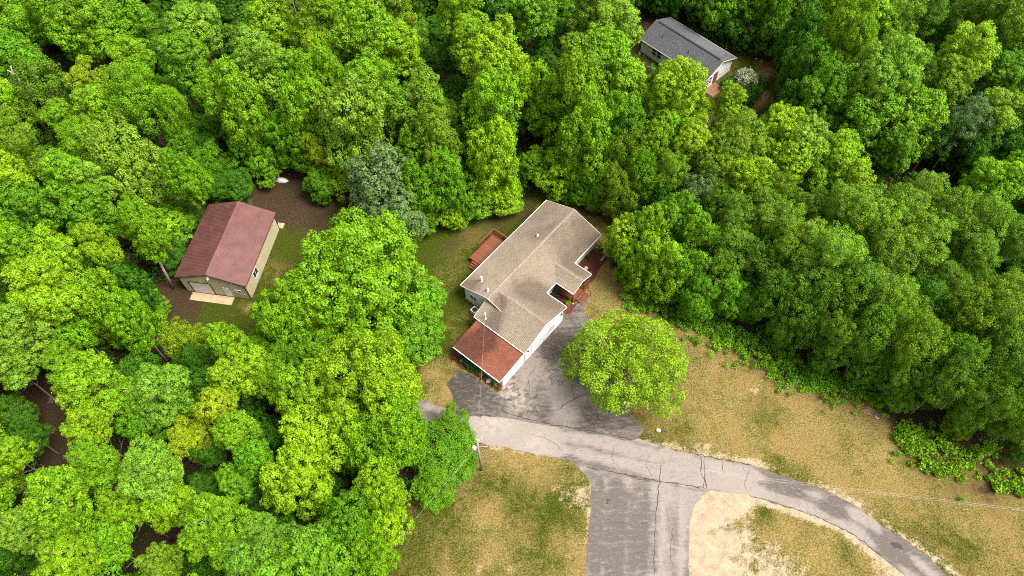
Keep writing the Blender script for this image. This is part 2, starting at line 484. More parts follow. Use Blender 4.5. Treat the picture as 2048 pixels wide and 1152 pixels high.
# sand island between stem and lane
isl = pts2([(1384, 1030), (1395, 1005), (1425, 985), (1500, 994), (1560, 1018), (1640, 1040), (1700, 1068), (1770, 1124), (1900, 1240), (1376, 1240)])
ii = soft(sd_poly(GP, isl), 1.0)
dry[:] = dry * (1 - ii) + 0.75 * ii
sandv[:] = np.maximum(sandv, ii * 0.42)
for b in ((1430, 1010, 2.2, 1.0), (1410, 1060, 2.2, 1.0), (1420, 1120, 2.5, 1.0), (1470, 1005, 1.6, 1.0), (1470, 1070, 1.6, .8), (1530, 1095, 1.8, .85), (1580, 1130, 2.0, .8), (1500, 1140, 2, .7), (1430, 1180, 3, 1.0), (1620, 1170, 2, .7)):
    blob(sandv, *b)
for b in ((1525, 1035, 1.2, .0), (1570, 1050, 1.5, .0), (1620, 1085, 1.8, .0), (1670, 1110, 1.6, .0), (1710, 1135, 1.5, 0.0), (1545, 1055, 1.0, 0.0), (1480, 1050, .5, .3), (1470, 1120, .6, .35), (1600, 1065, 1.2, 0)):
    blob(sandv, *b)
for b in ((1525, 1025, 1.2, .25), (1610, 1065, 1.0, .3), (1690, 1110, 1.0, .3), (1640, 1120, 1.5, .9), (1580, 1065, 1.0, .85), (1730, 1145, 1, .5)):
    blob(dry, *b)
edge_sand([(1500, 994), (1560, 1014), (1640, 1040), (1700, 1068), (1770, 1124), (1830, 1180)], 0.6, 0.95)
# shed yard
ish = soft(sd_poly(GP, C_SHED), 3)
litter[:] = litter * (1 - ish) + 0.50 * ish
dry[:] = dry * (1 - ish) - 0.05 * ish
for b in ((620, 390, 5, .62), (590, 430, 2.5, .60), (540, 360, 4, .8), (545, 560, 2.5, .15), (540, 500, 2.0, .22), (480, 640, 4, .15), (380, 640, 3.5, .55), (340, 600, 2.5, .8), (500, 630, 2.5, .12), (440, 650, 2.0, .3)):
    blob(litter, *b)
for b in ((600, 425, 1.5, .8), (540, 560, 2.5, .22), (500, 616, 0.6, .9)):
    blob(dry, *b)
# far yard
ifr = soft(sd_poly(GP, C_FAR), 3)
litter[:] = litter * (1 - ifr) + 0.25 * ifr
dry[:] = dry * (1 - ifr) + 0.22 * ifr
edge_l = np.exp(-(d_line(GP, pts2([(1505, 152), (1530, 145), (1520, 165), (1522, 195), (1505, 212), (1480, 222)])) / 0.8) ** 2)
dry[:] = dry * (1 - edge_l) + 1.1 * edge_l; litter[:] = litter * (1 - edge_l)
for b in ((1410, 185, 1.5, .6), (1300, 45, 3.5, .8), (1275, 40, 3, .9)):
    blob(litter, *b)
# track through the woods at the lower left, sandy gaps far off
g = np.exp(-(d_line(GP, TRACK) / 3.0) ** 2) * 0.9
litter[:] = litter * (1 - g) + 0.9 * g
for b in ((1945, 60, 2.5, .9), (1935, 20, 3, .8), (1990, 5, 3, .7), (215, 912, 1.8, .35), (125, 795, 1.3, .4), (1250, 10, 4, .5)):
    blob(sandv, *b)
# bark mulch beds by the house
for pl in ([(1088, 588), (1112, 565), (1150, 600), (1145, 612), (1170, 598), (1165, 612), (1137, 630), (1128, 625)],
           [(1150, 530), (1195, 490), (1215, 500), (1214, 520), (1200, 535), (1188, 560), (1172, 575), (1160, 590), (1145, 575)],
           [(905, 695), (918, 690), (1003, 770), (1003, 779), (985, 776), (950, 750), (918, 735), (905, 715)]):
    q = soft(sd_poly(GP, pts2(pl)), 0.5)
    np.maximum(mulch, q, out=mulch)
verts = np.column_stack([GP, np.zeros(len(GP))])
idx = np.arange(nx * ny).reshape(ny, nx)
faces = np.stack([idx[:-1, :-1], idx[:-1, 1:], idx[1:, 1:], idx[1:, :-1]], -1).reshape(-1, 4)
me = bpy.data.meshes.new("ground")
me.from_pydata(verts.tolist(), [], faces.tolist())
at = me.color_attributes.new('surface', 'FLOAT_COLOR', 'POINT')
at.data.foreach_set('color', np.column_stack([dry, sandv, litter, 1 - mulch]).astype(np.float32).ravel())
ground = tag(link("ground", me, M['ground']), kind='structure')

# ------------------------------------------------------------------ paved surfaces
def densify(pl, step=0.5, jit=0.05):
    out = []
    for i in range(len(pl)):
        a, b = pl[i], pl[(i + 1) % len(pl)]
        n = max(1, int(np.hypot(*(b - a)) / step))
        for k in range(n):
            p = a + (b - a) * k / n
            out.append(p + rng.normal(0, jit, 2) if k or jit > .03 else p)
    return np.array(out)

def sheet(name, px_poly, z, mat, wear=None, jit=0.05, cell=0.7, parent=None, lines=()):
    pl = densify(pts2(px_poly), 0.5, jit)
    lo, hi = pl.min(0), pl.max(0)
    gx_, gy_ = np.meshgrid(np.arange(lo[0], hi[0], cell), np.arange(lo[1], hi[1], cell))
    g_ = np.stack([gx_.ravel(), gy_.ravel()], 1)
    g_ = g_[sd_poly(g_, pl) < -0.3]
    allp = [Vector(p) for p in pl] + [Vector(p) for p in g_]
    n = len(pl)
    vv, _, ff, *_ = delaunay_2d_cdt(allp, [(i, (i + 1) % n) for i in range(n)], [list(range(n))], 1, 1e-4)
    me = bpy.data.meshes.new(name)
    me.from_pydata([(v.x, v.y, z) for v in vv], [], [tuple(f) for f in ff])
    P2 = np.array([(v.x, v.y) for v in vv])
    w = np.zeros((len(P2), 4)); w[:, 3] = 1
    if wear:
        for (a, b, rad, ch, amt) in wear:
            w[:, ch] += gauss(P2, a, b, rad) * amt
    for (ln, wd, ch, amt) in lines: w[:, ch] += np.exp(-(d_line(P2, ln) / wd) ** 2) * amt
    at = me.color_attributes.new('wear', 'FLOAT_COLOR', 'POINT')
    at.data.foreach_set('color', w.astype(np.float32).ravel())
    o = link(name, me, mat, parent)
    return o

LANE = [(800, 790), (850, 800), (905, 822), (935, 830), (960, 829), (1004, 830), (1054, 839), (1138, 855), (1188, 864), (1264, 879), (1277, 877), (1343, 899), (1402, 911), (1445, 921),
        (1505, 931), (1553, 947), (1609, 966), (1644, 977), (1700, 1005), (1759, 1047), (1819, 1085), (1864, 1120), (1892, 1151), (1990, 1250),
        (1905, 1250), (1808, 1151), (1770, 1120), (1735, 1092), (1697, 1064), (1644, 1038), (1609, 1026), (1550, 1008), (1498, 991), (1430, 981), (1412, 986),
        (1391, 1007), (1380, 1038), (1377, 1150), (1375, 1250), (1158, 1250), (1169, 1150), (1174, 1080), (1181, 1028), (1181, 965), (1158, 934), (1138, 920),
        (1082, 910), (1038, 901), (1014, 895), (965, 886), (945, 882), (850, 860), (790, 840)]
wl = [(1100, 880, 3, 0, .22), (1000, 865, 2.5, 0, .25), (1250, 900, 2.5, 0, .12), (1350, 940, 3, 0, .18), (1480, 960, 2.5, 0, .22), (1600, 1000, 2, 0, .2),
      (1230, 1000, 2.5, 1, .12), (1220, 1090, 3, 1, .2), (1330, 1100, 2, 0, .05), (1700, 1040, 2, 0, .15), (1560, 960, 1.3, 1, .45), (1600, 975, 1.0, 1, .35), (1660, 1010, 1.0, 1, .35), (1680, 1020, .8, 1, .3),
      (1790, 1080, 1.0, 1, .35), (1780, 1110, 1.2, 1, .3), (1130, 865, .8, 1, .2), (1140, 915, .7, 1, .3), (1000, 845, 1.5, 2, .5), (1080, 880, 1.5, 2, .35), (1440, 945, 1.2, 2, .3), (1060, 900, 1.0, 2, .35), (960, 850, 1.5, 2, .4), (1500, 980, 1.2, 2, .3)]
cl_ = pts2([(850, 825), (930, 855), (1054, 872), (1188, 897), (1343, 935), (1450, 952), (1560, 978), (1650, 1012), (1720, 1050), (1790, 1103), (1850, 1155), (1940, 1245)])
tg = np.gradient(cl_, axis=0); tg = np.column_stack([-tg[:, 1], tg[:, 0]]) / np.hypot(tg[:, 0], tg[:, 1])[:, None]
TRK_L = [(cl_ + tg * 0.85, .38, 0, .16), (cl_ - tg * 0.95, .38, 0, .16), (cl_, .35, 1, .12), (cl_ + tg * 1.9, .3, 1, .14), (cl_ - tg * 2.0, .3, 1, .14)]
for x_, ch_, am_ in ((1208, 0, .10), (1232, 1, .16), (1255, 0, .12), (1290, 1, .12), (1325, 0, .16), (1350, 1, .08), (1365, 0, .12), (1195, 1, .14)):
    TRK_L.append((pts2([(x_ + 4, 960), (x_, 1050), (x_ - 3, 1150), (x_ - 5, 1250)]), .3, ch_, am_))
road = tag(sheet("road", LANE, 0.004, M['road'], wl, cell=0.4, lines=TRK_L), kind='structure')
APRON = [(916, 738), (925, 745), (945, 750), (963, 765), (979, 776), (996, 785), (1003, 779), (1007, 769), (1060, 712), (1123, 641), (1140, 628), (1150, 612), (1168, 596), (1178, 603), (1165, 622),
         (1180, 640), (1215, 700), (1235, 760), (1262, 830), (1290, 858), (1280, 872), (1262, 882), (1188, 868), (1138, 859), (1054, 843), (1004, 834), (960, 833), (912, 830), (905, 812), (905, 788), (893, 769)]
wa = [(1030, 790, 1.4, 2, .5), (1010, 778, .8, 2, .5), (1100, 740, 1.2, 2, .55), (1115, 760, 1.0, 2, .6), (1130, 790, 1.2, 0, .3), (1060, 730, 1.5, 0, .2), (940, 790, 2.5, 1, .25), (1110, 690, 1.2, 1, .3), (1180, 830, 2, 1, .1),
      (1150, 720, 1.5, 1, .2), (1050, 810, 1.0, 2, .3), (1090, 830, 1.2, 1, .05), (960, 815, 1.0, 2, .2), (1140, 820, 1.5, 0, .15)]
drive = tag(sheet("driveway", APRON, 0.008, M['apron'], wa), kind='structure')

def crack(parent, line, w=0.05, z=0.012, jit=0.10):
    p = pts2(line); out = []
    for i in range(len(p) - 1):
        n = max(1, int(np.hypot(*(p[i + 1] - p[i])) / 0.35))
        for k in range(n): out.append(p[i] + (p[i + 1] - p[i]) * k / n + rng.normal(0, jit, 2) * (0.6 if k else .2))
    out.append(p[-1]); out = np.array(out)
    mb = MB(); prev = None
    for i, q in enumerate(out):
        d = out[min(i + 1, len(out) - 1)] - out[max(i - 1, 0)]; d = d / (np.hypot(*d) + 1e-9); nrm = np.array([-d[1], d[0]])
        ww = w * rng.uniform(0.4, 1.3) * (0.3 if i in (0, len(out) - 1) else 1)
        a, b = q + nrm * ww, q - nrm * ww
        if prev is not None: mb.face([(*prev[0], z), (*prev[1], z), (*b, z), (*a, z)])
        prev = (a, b)
    return mb.build('crack', M['tar'], parent)
for l, w in (([(930, 770), (960, 790), (985, 800)], .02), ([(1040, 800), (1060, 780), (1055, 755), (1075, 730)], .022), ([(1120, 730), (1140, 760), (1150, 800)], .02), ([(1085, 700), (1110, 715)], .02), ([(1004, 812), (1006, 822), (1020, 829), (1054, 838), (1100, 848), (1138, 855), (1188, 863), (1225, 871), (1264, 879)], .055),
          ([(1055, 838), (1068, 822), (1070, 812), (1080, 806)], .035), ([(1110, 822), (1140, 802), (1172, 788)], .04), ([(1188, 863), (1190, 842), (1200, 828), (1222, 820)], .045),
          ([(1004, 812), (1015, 802), (1030, 798)], .03), ([(905, 814), (930, 818), (955, 822)], .04)):
    crack(drive, l, w, 0.016)
for l, w in (([(1060, 868), (1100, 880), (1128, 905)], .02), ([(1230, 888), (1222, 915), (1240, 940)], .02), ([(1300, 905), (1292, 930), (1306, 955)], .02), ([(1500, 940), (1488, 965), (1495, 985)], .02), ([(1570, 960), (1600, 985), (1650, 1005), (1690, 1030)], .02),
          ([(1740, 1050), (1730, 1075)], .02), ([(1210, 1040), (1260, 1048), (1305, 1044)], .018), ([(1240, 1110), (1300, 1105)], .018), ([(1330, 1010), (1345, 1060), (1340, 1120)], .018), ([(1170, 934), (1220, 943), (1262, 951), (1300, 959), (1360, 968), (1410, 977)], .05), ([(1402, 911), (1404, 930), (1402, 945), (1410, 960), (1414, 978)], .05), ([(1407, 911), (1409, 940), (1408, 978)], .03),
          ([(1390, 908), (1430, 916), (1470, 924), (1505, 930)], .05), ([(1446, 921), (1448, 948)], .03), ([(1321, 925), (1319, 960), (1313, 1020), (1309, 1070), (1308, 1150)], .035),
          ([(1498, 991), (1550, 1006), (1600, 1021), (1644, 1037)], .05), ([(1644, 1037), (1697, 1064), (1735, 1090), (1770, 1118)], .06), ([(1250, 948), (1275, 958), (1300, 960)], .04)):
    crack(road, l, w)
mb = MB()
c = spot(1793, 1091); pa = []
for k in range(18):
    t = 2 * math.pi * k / 18; rr = 1 + random.uniform(-.18, .18)
    x, y = 0.68 * math.cos(t) * rr, 0.30 * math.sin(t) * rr
    a_ = R(-22); pa.append((c.x + x * math.cos(a_) - y * math.sin(a_), c.y + x * math.sin(a_) + y * math.cos(a_), 0.012))
mb.face(pa); mb.build('patch', M['tar'], road)
mb = MB()
for (a, b, r_) in ((1212, 988, .09), (1216, 1000, .14), (1214, 1006, .10), (1219, 1010, .08), (1221, 1001, .06), (1213, 996, .05)):
    c = spot(a, b); mb.face([(c.x + r_ * math.cos(t) * random.uniform(.7, 1.2), c.y + r_ * math.sin(t) * random.uniform(.7, 1.2), 0.012) for t in [k * math.pi / 4 for k in range(8)]])
mb.build('oil_stain', M['tar'], road)

# ------------------------------------------------------------------ house building tools (local: x = along, y = -across)
def roof_plane(name, e0, e1, r1, r0, mat, parent, spots=(), course=0.14, seg=0.7, thick=0.10):
    """e0-e1 eave, r0-r1 upper edge. Stepped shingle courses."""
    e0, e1, r1, r0 = [Vector(p) for p in (e0, e1, r1, r0)]
    nrm = (e1 - e0).cross(r0 - e0).normalized()
    if nrm.z < 0: nrm = -nrm
    H = ((r0 - e0).length + (r1 - e1).length) / 2; W = (e1 - e0).length
    nc = max(2, int(H / course)); ns = max(2, int(W / seg))
    V, F, UV = [], [], []
    for c_ in range(nc):
        t0, t1 = c_ / nc, (c_ + 1) / nc
        for j in range(ns + 1):
            s_ = j / ns
            lo = e0.lerp(e1, s_).lerp(r0.lerp(r1, s_), t0); hi = e0.lerp(e1, s_).lerp(r0.lerp(r1, s_), t1)
            V += [lo + nrm * 0.028, hi + nrm * 0.004, lo]
            UV += [(s_ * W, t0 * H), (s_ * W, t1 * H), (s_ * W, t0 * H)]
        b = c_ * (ns + 1) * 3
        for j in range(ns):
            q = b + j * 3
            F.append((q, q + 3, q + 4, q + 1)); F.append((q + 2, q + 5, q + 3, q))
    b = len(V)
    V += [e0, e1, r1, r0, e0 - nrm * thick, e1 - nrm * thick, r1 - nrm * thick, r0 - nrm * thick]
    UV += [(0, 0)] * 8
    F += [(b + 4, b + 7, b + 6, b + 5), (b, b + 4, b + 5, b + 1), (b + 1, b + 5, b + 6, b + 2), (b + 3, b, b + 4, b + 7)[0:4], (b + 2, b + 6, b + 7, b + 3)]
    me = bpy.data.meshes.new(name)
    me.from_pydata([tuple(v) for v in V], [], F)
    uvl = me.uv_layers.new(name='UVMap')
    li = np.empty(len(me.loops), np.int32); me.loops.foreach_get('vertex_index', li)
    uvl.data.foreach_set('uv', np.array(UV)[li].astype(np.float32).ravel())
    MW = parent.matrix_basis
    WP = np.array([(MW @ v)[:2] for v in V])
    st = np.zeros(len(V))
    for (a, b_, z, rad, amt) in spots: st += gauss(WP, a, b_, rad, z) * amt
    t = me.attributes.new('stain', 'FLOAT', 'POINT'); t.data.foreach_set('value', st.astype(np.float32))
    return link(name, me, mat, parent)

def trim(parent, segs, mat, w=0.04, h=0.12, name='fascia', dz=-0.03):
    for a, b in segs:
        mb = MB(); mb.bar((a[0], a[1], a[2] + dz), (b[0], b[1], b[2] + dz), w, h); mb.build(name, mat, parent)

def wall_prism(name, prof, x0, x1, mat, parent, axis='x'):
    """profile polygon (across, z) extruded along the local axis"""
    mb = MB()
    def P(a, c, z): return (a, -c, z) if axis == 'x' else (c, -a, z)
    lo = [P(x0, c_, z) for c_, z in prof]; hi = [P(x1, c_, z) for c_, z in prof]
    mb.face(lo); mb.face(hi[::-1])
    for i in range(len(prof)):
        j = (i + 1) % len(prof)
        mb.face([lo[j], lo[i], hi[i], hi[j]])
    me = mb.mesh(name)
    import bmesh
    bm = bmesh.new(); bm.from_mesh(me); bmesh.ops.recalc_face_normals(bm, faces=bm.faces); bm.to_mesh(me); bm.free()
    return link(name, me, mat, parent)

def window_on(parent, o, du, w, h, out, name='window', panes=2, frame=None, vertical=True, lab=None, glass=None):
    """window centred at o on a wall; du = unit vector along wall, out = unit outward"""
    frame = frame or M['white']; o, du, out = Vector(o), Vector(du), Vector(out); up = Vector((0, 0, 1))
    mb = MB(); t = 0.09
    cc = o + out * 0.03
    for s_ in (-1, 1):
        mb.bar(cc + du * s_ * (w / 2) - up * (h / 2 + t / 2), cc + du * s_ * (w / 2) + up * (h / 2 + t / 2), 0.06 if abs(out.z) > .5 else t, 0.07, up=out)
        mb.bar(cc + up * s_ * (h / 2) - du * (w / 2 - t / 2), cc + up * s_ * (h / 2) + du * (w / 2 - t / 2), t, 0.066, up=out)
    if panes == 2:
        if vertical: mb.bar(cc - up * (h / 2 - t / 2), cc + up * (h / 2 - t / 2), t * .8, 0.06, up=out)
        else: mb.bar(cc - du * (w / 2 - t / 2), cc + du * (w / 2 - t / 2), t * .8, 0.06, up=out)
    fr = mb.build(name, frame, parent)
    g_ = glass or M['glass']
    offs = [-.25, .25] if panes == 2 else [0]
    for k in offs:
        mb = MB(); sh = (du * w * k) if vertical else (up * h * k)
        pw = w / (2 if (panes == 2 and vertical) else 1) - t; ph = h / (2 if (panes == 2 and not vertical) else 1) - t
        c0 = o + out * 0.022 + sh
        mb.bar(c0 - du * pw / 2, c0 + du * pw / 2, 0.02, ph, up=up) if False else mb.face([c0 - du * pw / 2 - up * ph / 2, c0 + du * pw / 2 - up * ph / 2, c0 + du * pw / 2 + up * ph / 2, c0 - du * pw / 2 + up * ph / 2])
        mb.build('pane', g_, fr)
    return fr

def pipe_vent(parent, x, y, z, h, r, mat, name='vent_pipe', ball=True):
    mb = MB(); mb.tube([(x, y, z - .2), (x, y, z + h)], r, 8)
    mb.tube([(x, y, z - 0.02), (x, y, z + 0.08)], [r * 2.4, r * 1.2], 8)
    if ball:
        k = r * 1.7
        mb.tube([(x, y, z + h - k * .6), (x, y, z + h - k * .2), (x, y, z + h + k * .35), (x, y, z + h + k * .7)], [k * .55, k, k * .9, k * .3], 10)
    return mb.build(name, mat, parent)

# ------------------------------------------------------------------ main house
hm = empty('house', (-6.59, 51.32, 0), R(49.1))
tag(hm, 'white sided ranch house with tan shingle roofs, deck and red roofed garage end', 'house')
bpy.context.view_layer.update()
S_ = 0.37; ZE = 2.8; ZR = ZE + 4.6 * S_
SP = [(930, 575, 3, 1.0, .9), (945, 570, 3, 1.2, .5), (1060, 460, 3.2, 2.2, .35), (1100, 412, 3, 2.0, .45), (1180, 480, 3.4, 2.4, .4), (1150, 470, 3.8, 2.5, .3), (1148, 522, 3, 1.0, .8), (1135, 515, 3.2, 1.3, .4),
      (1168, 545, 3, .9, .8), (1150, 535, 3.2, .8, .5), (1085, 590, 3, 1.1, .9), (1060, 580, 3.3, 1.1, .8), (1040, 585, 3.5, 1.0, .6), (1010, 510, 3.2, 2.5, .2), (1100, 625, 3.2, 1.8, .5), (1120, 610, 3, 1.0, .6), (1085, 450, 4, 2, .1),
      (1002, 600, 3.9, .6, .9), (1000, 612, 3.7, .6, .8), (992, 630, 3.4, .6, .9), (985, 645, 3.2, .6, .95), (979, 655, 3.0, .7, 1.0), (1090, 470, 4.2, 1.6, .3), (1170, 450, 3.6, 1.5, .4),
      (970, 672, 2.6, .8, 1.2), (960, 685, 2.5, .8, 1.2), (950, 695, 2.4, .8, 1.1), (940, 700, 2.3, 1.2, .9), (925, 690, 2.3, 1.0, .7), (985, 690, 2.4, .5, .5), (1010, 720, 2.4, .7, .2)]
TS = M['tan_shingle']
L = 17.85
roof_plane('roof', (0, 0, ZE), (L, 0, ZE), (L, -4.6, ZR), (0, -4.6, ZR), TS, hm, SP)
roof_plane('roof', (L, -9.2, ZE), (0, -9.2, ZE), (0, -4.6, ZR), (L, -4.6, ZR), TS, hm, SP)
# wing (ridge across) and porch
WR = ZE + 4.175 * S_
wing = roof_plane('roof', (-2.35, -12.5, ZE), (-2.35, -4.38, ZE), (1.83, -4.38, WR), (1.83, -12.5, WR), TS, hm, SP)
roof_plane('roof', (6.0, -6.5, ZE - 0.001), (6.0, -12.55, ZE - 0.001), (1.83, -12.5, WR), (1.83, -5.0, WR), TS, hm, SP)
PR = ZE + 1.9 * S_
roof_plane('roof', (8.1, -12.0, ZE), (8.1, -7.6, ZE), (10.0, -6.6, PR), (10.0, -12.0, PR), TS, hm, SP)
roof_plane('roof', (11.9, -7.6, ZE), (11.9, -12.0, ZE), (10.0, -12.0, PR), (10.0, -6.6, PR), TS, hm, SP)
# red roofed addition, a lower single slope
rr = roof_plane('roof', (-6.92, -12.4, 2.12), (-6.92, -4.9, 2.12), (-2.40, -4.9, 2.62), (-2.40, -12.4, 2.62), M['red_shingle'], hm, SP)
rr['label'] = 'lower roof of red mottled shingles'
# ridge caps
def cap(a, b, w=0.17):
    mb = MB()
    a, b = Vector(a), Vector(b); n = max(1, int((b - a).length / 0.3)); d = (b - a) / n
    sd = d.normalized().cross(Vector((0, 0, 1)))
    for i in range(n):
        p, q = a + d * i, a + d * (i + 1.08)
        for s_ in (-1, 1):
            mb.face([p + Vector((0, 0, .05)), p + sd * s_ * w + Vector((0, 0, .045 - w * S_)), q + sd * s_ * w + Vector((0, 0, .03 - w * S_)), q + Vector((0, 0, .035))][::s_])
    mb.build('ridge_cap', M['cap_tan'], hm)
cap((0, -4.6, ZR), (L, -4.6, ZR)); cap((1.83, -12.5, WR), (1.83, -5.0, WR)); cap((10, -12, PR), (10, -6.7, PR))
# trim
trim(hm, [((-0.02, -0.03, ZE), (-0.02, -4.6, ZR)), ((-0.02, -9.15, ZE + .02), (-0.02, -4.6, ZR)), ((L + .02, 0, ZE), (L + .02, -4.6, ZR)), ((L + .02, -9.2, ZE), (L + .02, -4.6, ZR)),
          ((1.83, -12.54, WR), (-2.38, -12.54, ZE)), ((1.83, -12.57, WR), (6.0, -12.57, ZE)), ((8.08, -12.03, ZE), (10, -12.03, PR)), ((11.92, -12.03, ZE), (10, -12.03, PR)),
          ((-2.38, -4.35, ZE), (0, -4.35, ZE + 2.35 * S_)), ((-6.92, -12.43, 2.12), (-2.45, -12.43, 2.62))], M['white'])
trim(hm, [((0, 0.06, ZE), (L, 0.06, ZE)), ((L, -9.27, ZE), (11.95, -9.27, ZE)), ((8.05, -9.27, ZE), (6.05, -9.27, ZE)), ((6.07, -9.3, ZE), (6.07, -12.5, ZE)),
          ((-2.42, -4.4, ZE), (-2.42, -12.5, ZE)), ((8.03, -9.3, ZE), (8.03, -12.0, ZE)), ((11.97, -9.3, ZE), (11.97, -12.0, ZE)), ((-6.99, -4.9, 2.12), (-6.99, -12.4, 2.12))], M['white'], w=0.08, h=0.11, name='gutter', dz=-0.02)
# walls
WS = M['white_siding']
wall_prism('wall', [(0.6, 0), (0.6, 2.98), (4.6, 4.42), (8.7, 2.92), (8.7, 0)], 0.12, 17.5, WS, hm)
wall_prism('wall', [(-2.05, 0), (-2.05, 2.87), (1.83, 4.28), (5.5, 2.9), (5.5, 0)], 4.5, 12.38, WS, hm, axis='y')
ws = wall_prism('wall', [(5.1, 0), (5.1, 2.0), (12.34, 2.0), (12.34, 0)], -6.5, -2.08, M['cream_wall'], hm)
mb = MB(); mb.face([(-6.5, -12.345, 2.0), (-2.08, -12.345, 2.0), (-2.08, -12.345, 2.56), (-6.5, -12.345, 2.08)]); 
mb.box((-6.5, -12.33, 2.0), (-6.3, -5.1, 2.06))
mb.build('gable_infill', WS, hm)
# garage end: panelled white overhead doors on the south east wall
for a, b in ((-6.3, -2.4),):
    gd = MB()
    for k in range(4):
        gd.box((a, -12.36, 0.03 + k * .49), (b, -12.40, 0.03 + k * .49 + .47))
    gd.build('garage_door', M['white'], hm)
for u in (-6.45, -5.0, -3.6, -2.25, -0.9):
    mb = MB(); mb.box((u, -12.385, 0.02), (u + .035, -12.412, 2.1 if u < -2.3 else 2.75)); mb.build('panel_joint', M['joint'], hm)
window_on(hm, (3.1, -12.38, 1.35), (1, 0, 0), 0.9, 1.1, (0, -1, 0), panes=2, vertical=False, glass=M['red_sash'])
mb = MB(); mb.box((1.6, -12.385, 0.02), (2.5, -12.42, 2.05)); dr = mb.build('door', M['white'], hm)
mb = MB(); mb.box((2.38, -12.42, 1.0), (2.44, -12.47, 1.05)); mb.build('handle', M['dark_metal'], dr)
for u in (-1.7, 5.0):
    mb = MB(); mb.box((u, -12.39, 2.15), (u + .12, -12.5, 2.38)); mb.tube([(u + .06, -12.5, 2.32), (u + .06, -12.6, 2.2)], [.09, .05], 8)
    mb.build('wall_lamp', M['dark_metal'], hm)
for u in (13.4, 15.6): window_on(hm, (u, -8.7, 1.7), (1, 0, 0), 1.2, 1.1, (0, -1, 0))
window_on(hm, (.12, -2.0, 1.7), (0, 1, 0), 1.0, 1.0, (-1, 0, 0))
window_on(hm, (7.0, -8.7, 1.7), (1, 0, 0), .9, 1.1, (0, -1, 0))
mb = MB(); mb.box((9.4, -8.705, 0.5), (10.3, -8.74, 2.55)); mb.build('door', M['deck'], hm)
mb = MB(); mb.box((.05, -.55, -.01), (17.56, -8.75, .32)); mb.build('foundation', M['concrete'], hm)
pipe_vent(hm, 1.9, -2.0, ZE + 2.0 * S_, 0.95, 0.10, M['metal_white'])
pipe_vent(hm, 0.95, -3.9, ZE + 3.9 * S_, 0.45, 0.10, M['metal_white'])
pipe_vent(hm, 11.6, -3.35, ZE + 3.35 * S_, 0.3, 0.09, M['metal_white'])
vm = pipe_vent(hm, -1.75, -5.75, ZE + 0.6 * S_, 1.25, 0.08, M['metal_white'], name='service_mast')
mb = MB()
for i in range(10):
    for j in range(5):
        mb.box((5.0 + i * .16 + (j % 2) * .08, -6.35 - j * .14, 0), (5.04 + i * .16 + (j % 2) * .08, -6.42 - j * .14, 0))
# back deck
DZ = 0.85
mb = MB()
dk = empty('deck', (0, 0, 0)); dk.parent = hm
def deck_boards(parent, x0, x1, y0, y1, z, along='x', name='board'):
    w = 0.14; n = int(abs((y1 - y0) if along == 'x' else (x1 - x0)) / (w + .01))
    mesh = None
    for i in range(n):
        mbb = MB()
        if along == 'x':
            if mesh is None: mbb.box((x0, 0, z - .03), (x1, w, z)); mesh = mbb.mesh(name); mesh.materials.append(M['deck'])
            o = bpy.data.objects.new(name, mesh); o.location = (0, y0 + i * (w + .01), 0)
        else:
            if mesh is None: mbb.box((0, y0, z - .03), (w, y1, z)); mesh = mbb.mesh(name); mesh.materials.append(M['deck'])
            o = bpy.data.objects.new(name, mesh); o.location = (x0 + i * (w + .01), 0, 0)
        COL.objects.link(o); o.parent = parent
deck_boards(dk, 4.9, 10.1, -0.55, 3.0, DZ)
def rail(parent, a, b, z, h=0.95):
    a, b = Vector((*a, z)), Vector((*b, z)); Ln = (b - a).length; n = max(1, round(Ln / 1.6))
    for i in range(n + 1):
        mb = MB(); p = a.lerp(b, i / n); mb.bar(p - Vector((0, 0, z)), p + Vector((0, 0, h)), .09, .09); mb.build('rail_post', M['deck'], parent)
    mb = MB(); mb.bar(a + Vector((0, 0, h)), b + Vector((0, 0, h)), .14, .04); mb.build('handrail', M['deck'], parent); mb = MB(); mb.bar(a + Vector((0, 0, .12)), b + Vector((0, 0, .12)), .04, .08)
    mb.build('bottom_rail', M['deck'], parent)
    mb = MB(); k = int(Ln / .13)
    for i in range(k): p = a.lerp(b, (i + .5) / k); mb.bar(p + Vector((0, 0, .1)), p + Vector((0, 0, h - .02)), .035, .035)
    mb.build('baluster', M['deck'], parent)['kind'] = 'stuff'
rail(dk, (10.1, 3.0), (10.1, -.5), DZ); rail(dk, (10.1, 3.0), (7.0, 3.0), DZ)
mb = MB()
mb.box((4.95, -.55, 0.03), (10.05, 2.95, .10)); mb.box((4.9, 2.93, .45), (10.1, 3.0, DZ - .03)); mb.box((4.9, -.5, .45), (4.96, 2.95, DZ - .03))
for x in (4.95, 6.9, 8.6, 10.05):
    for y in (-.4, 2.9): mb.box((x - .05, y - .05, 0), (x + .05, y + .05, DZ - .04))
mb.build('deck_frame', M['deck'], dk)
for i in range(3):
    mb = MB(); mb.box((4.6 - i * .3, -.3, DZ - .2 - i * .21), (4.88 - i * .3, 2.4, DZ - .16 - i * .21)); mb.box((4.62 - i * .3, -.28, 0.02), (4.66 - i * .3, 2.38, DZ - .2 - i * .21)); mb.build('step', M['deck'], dk)
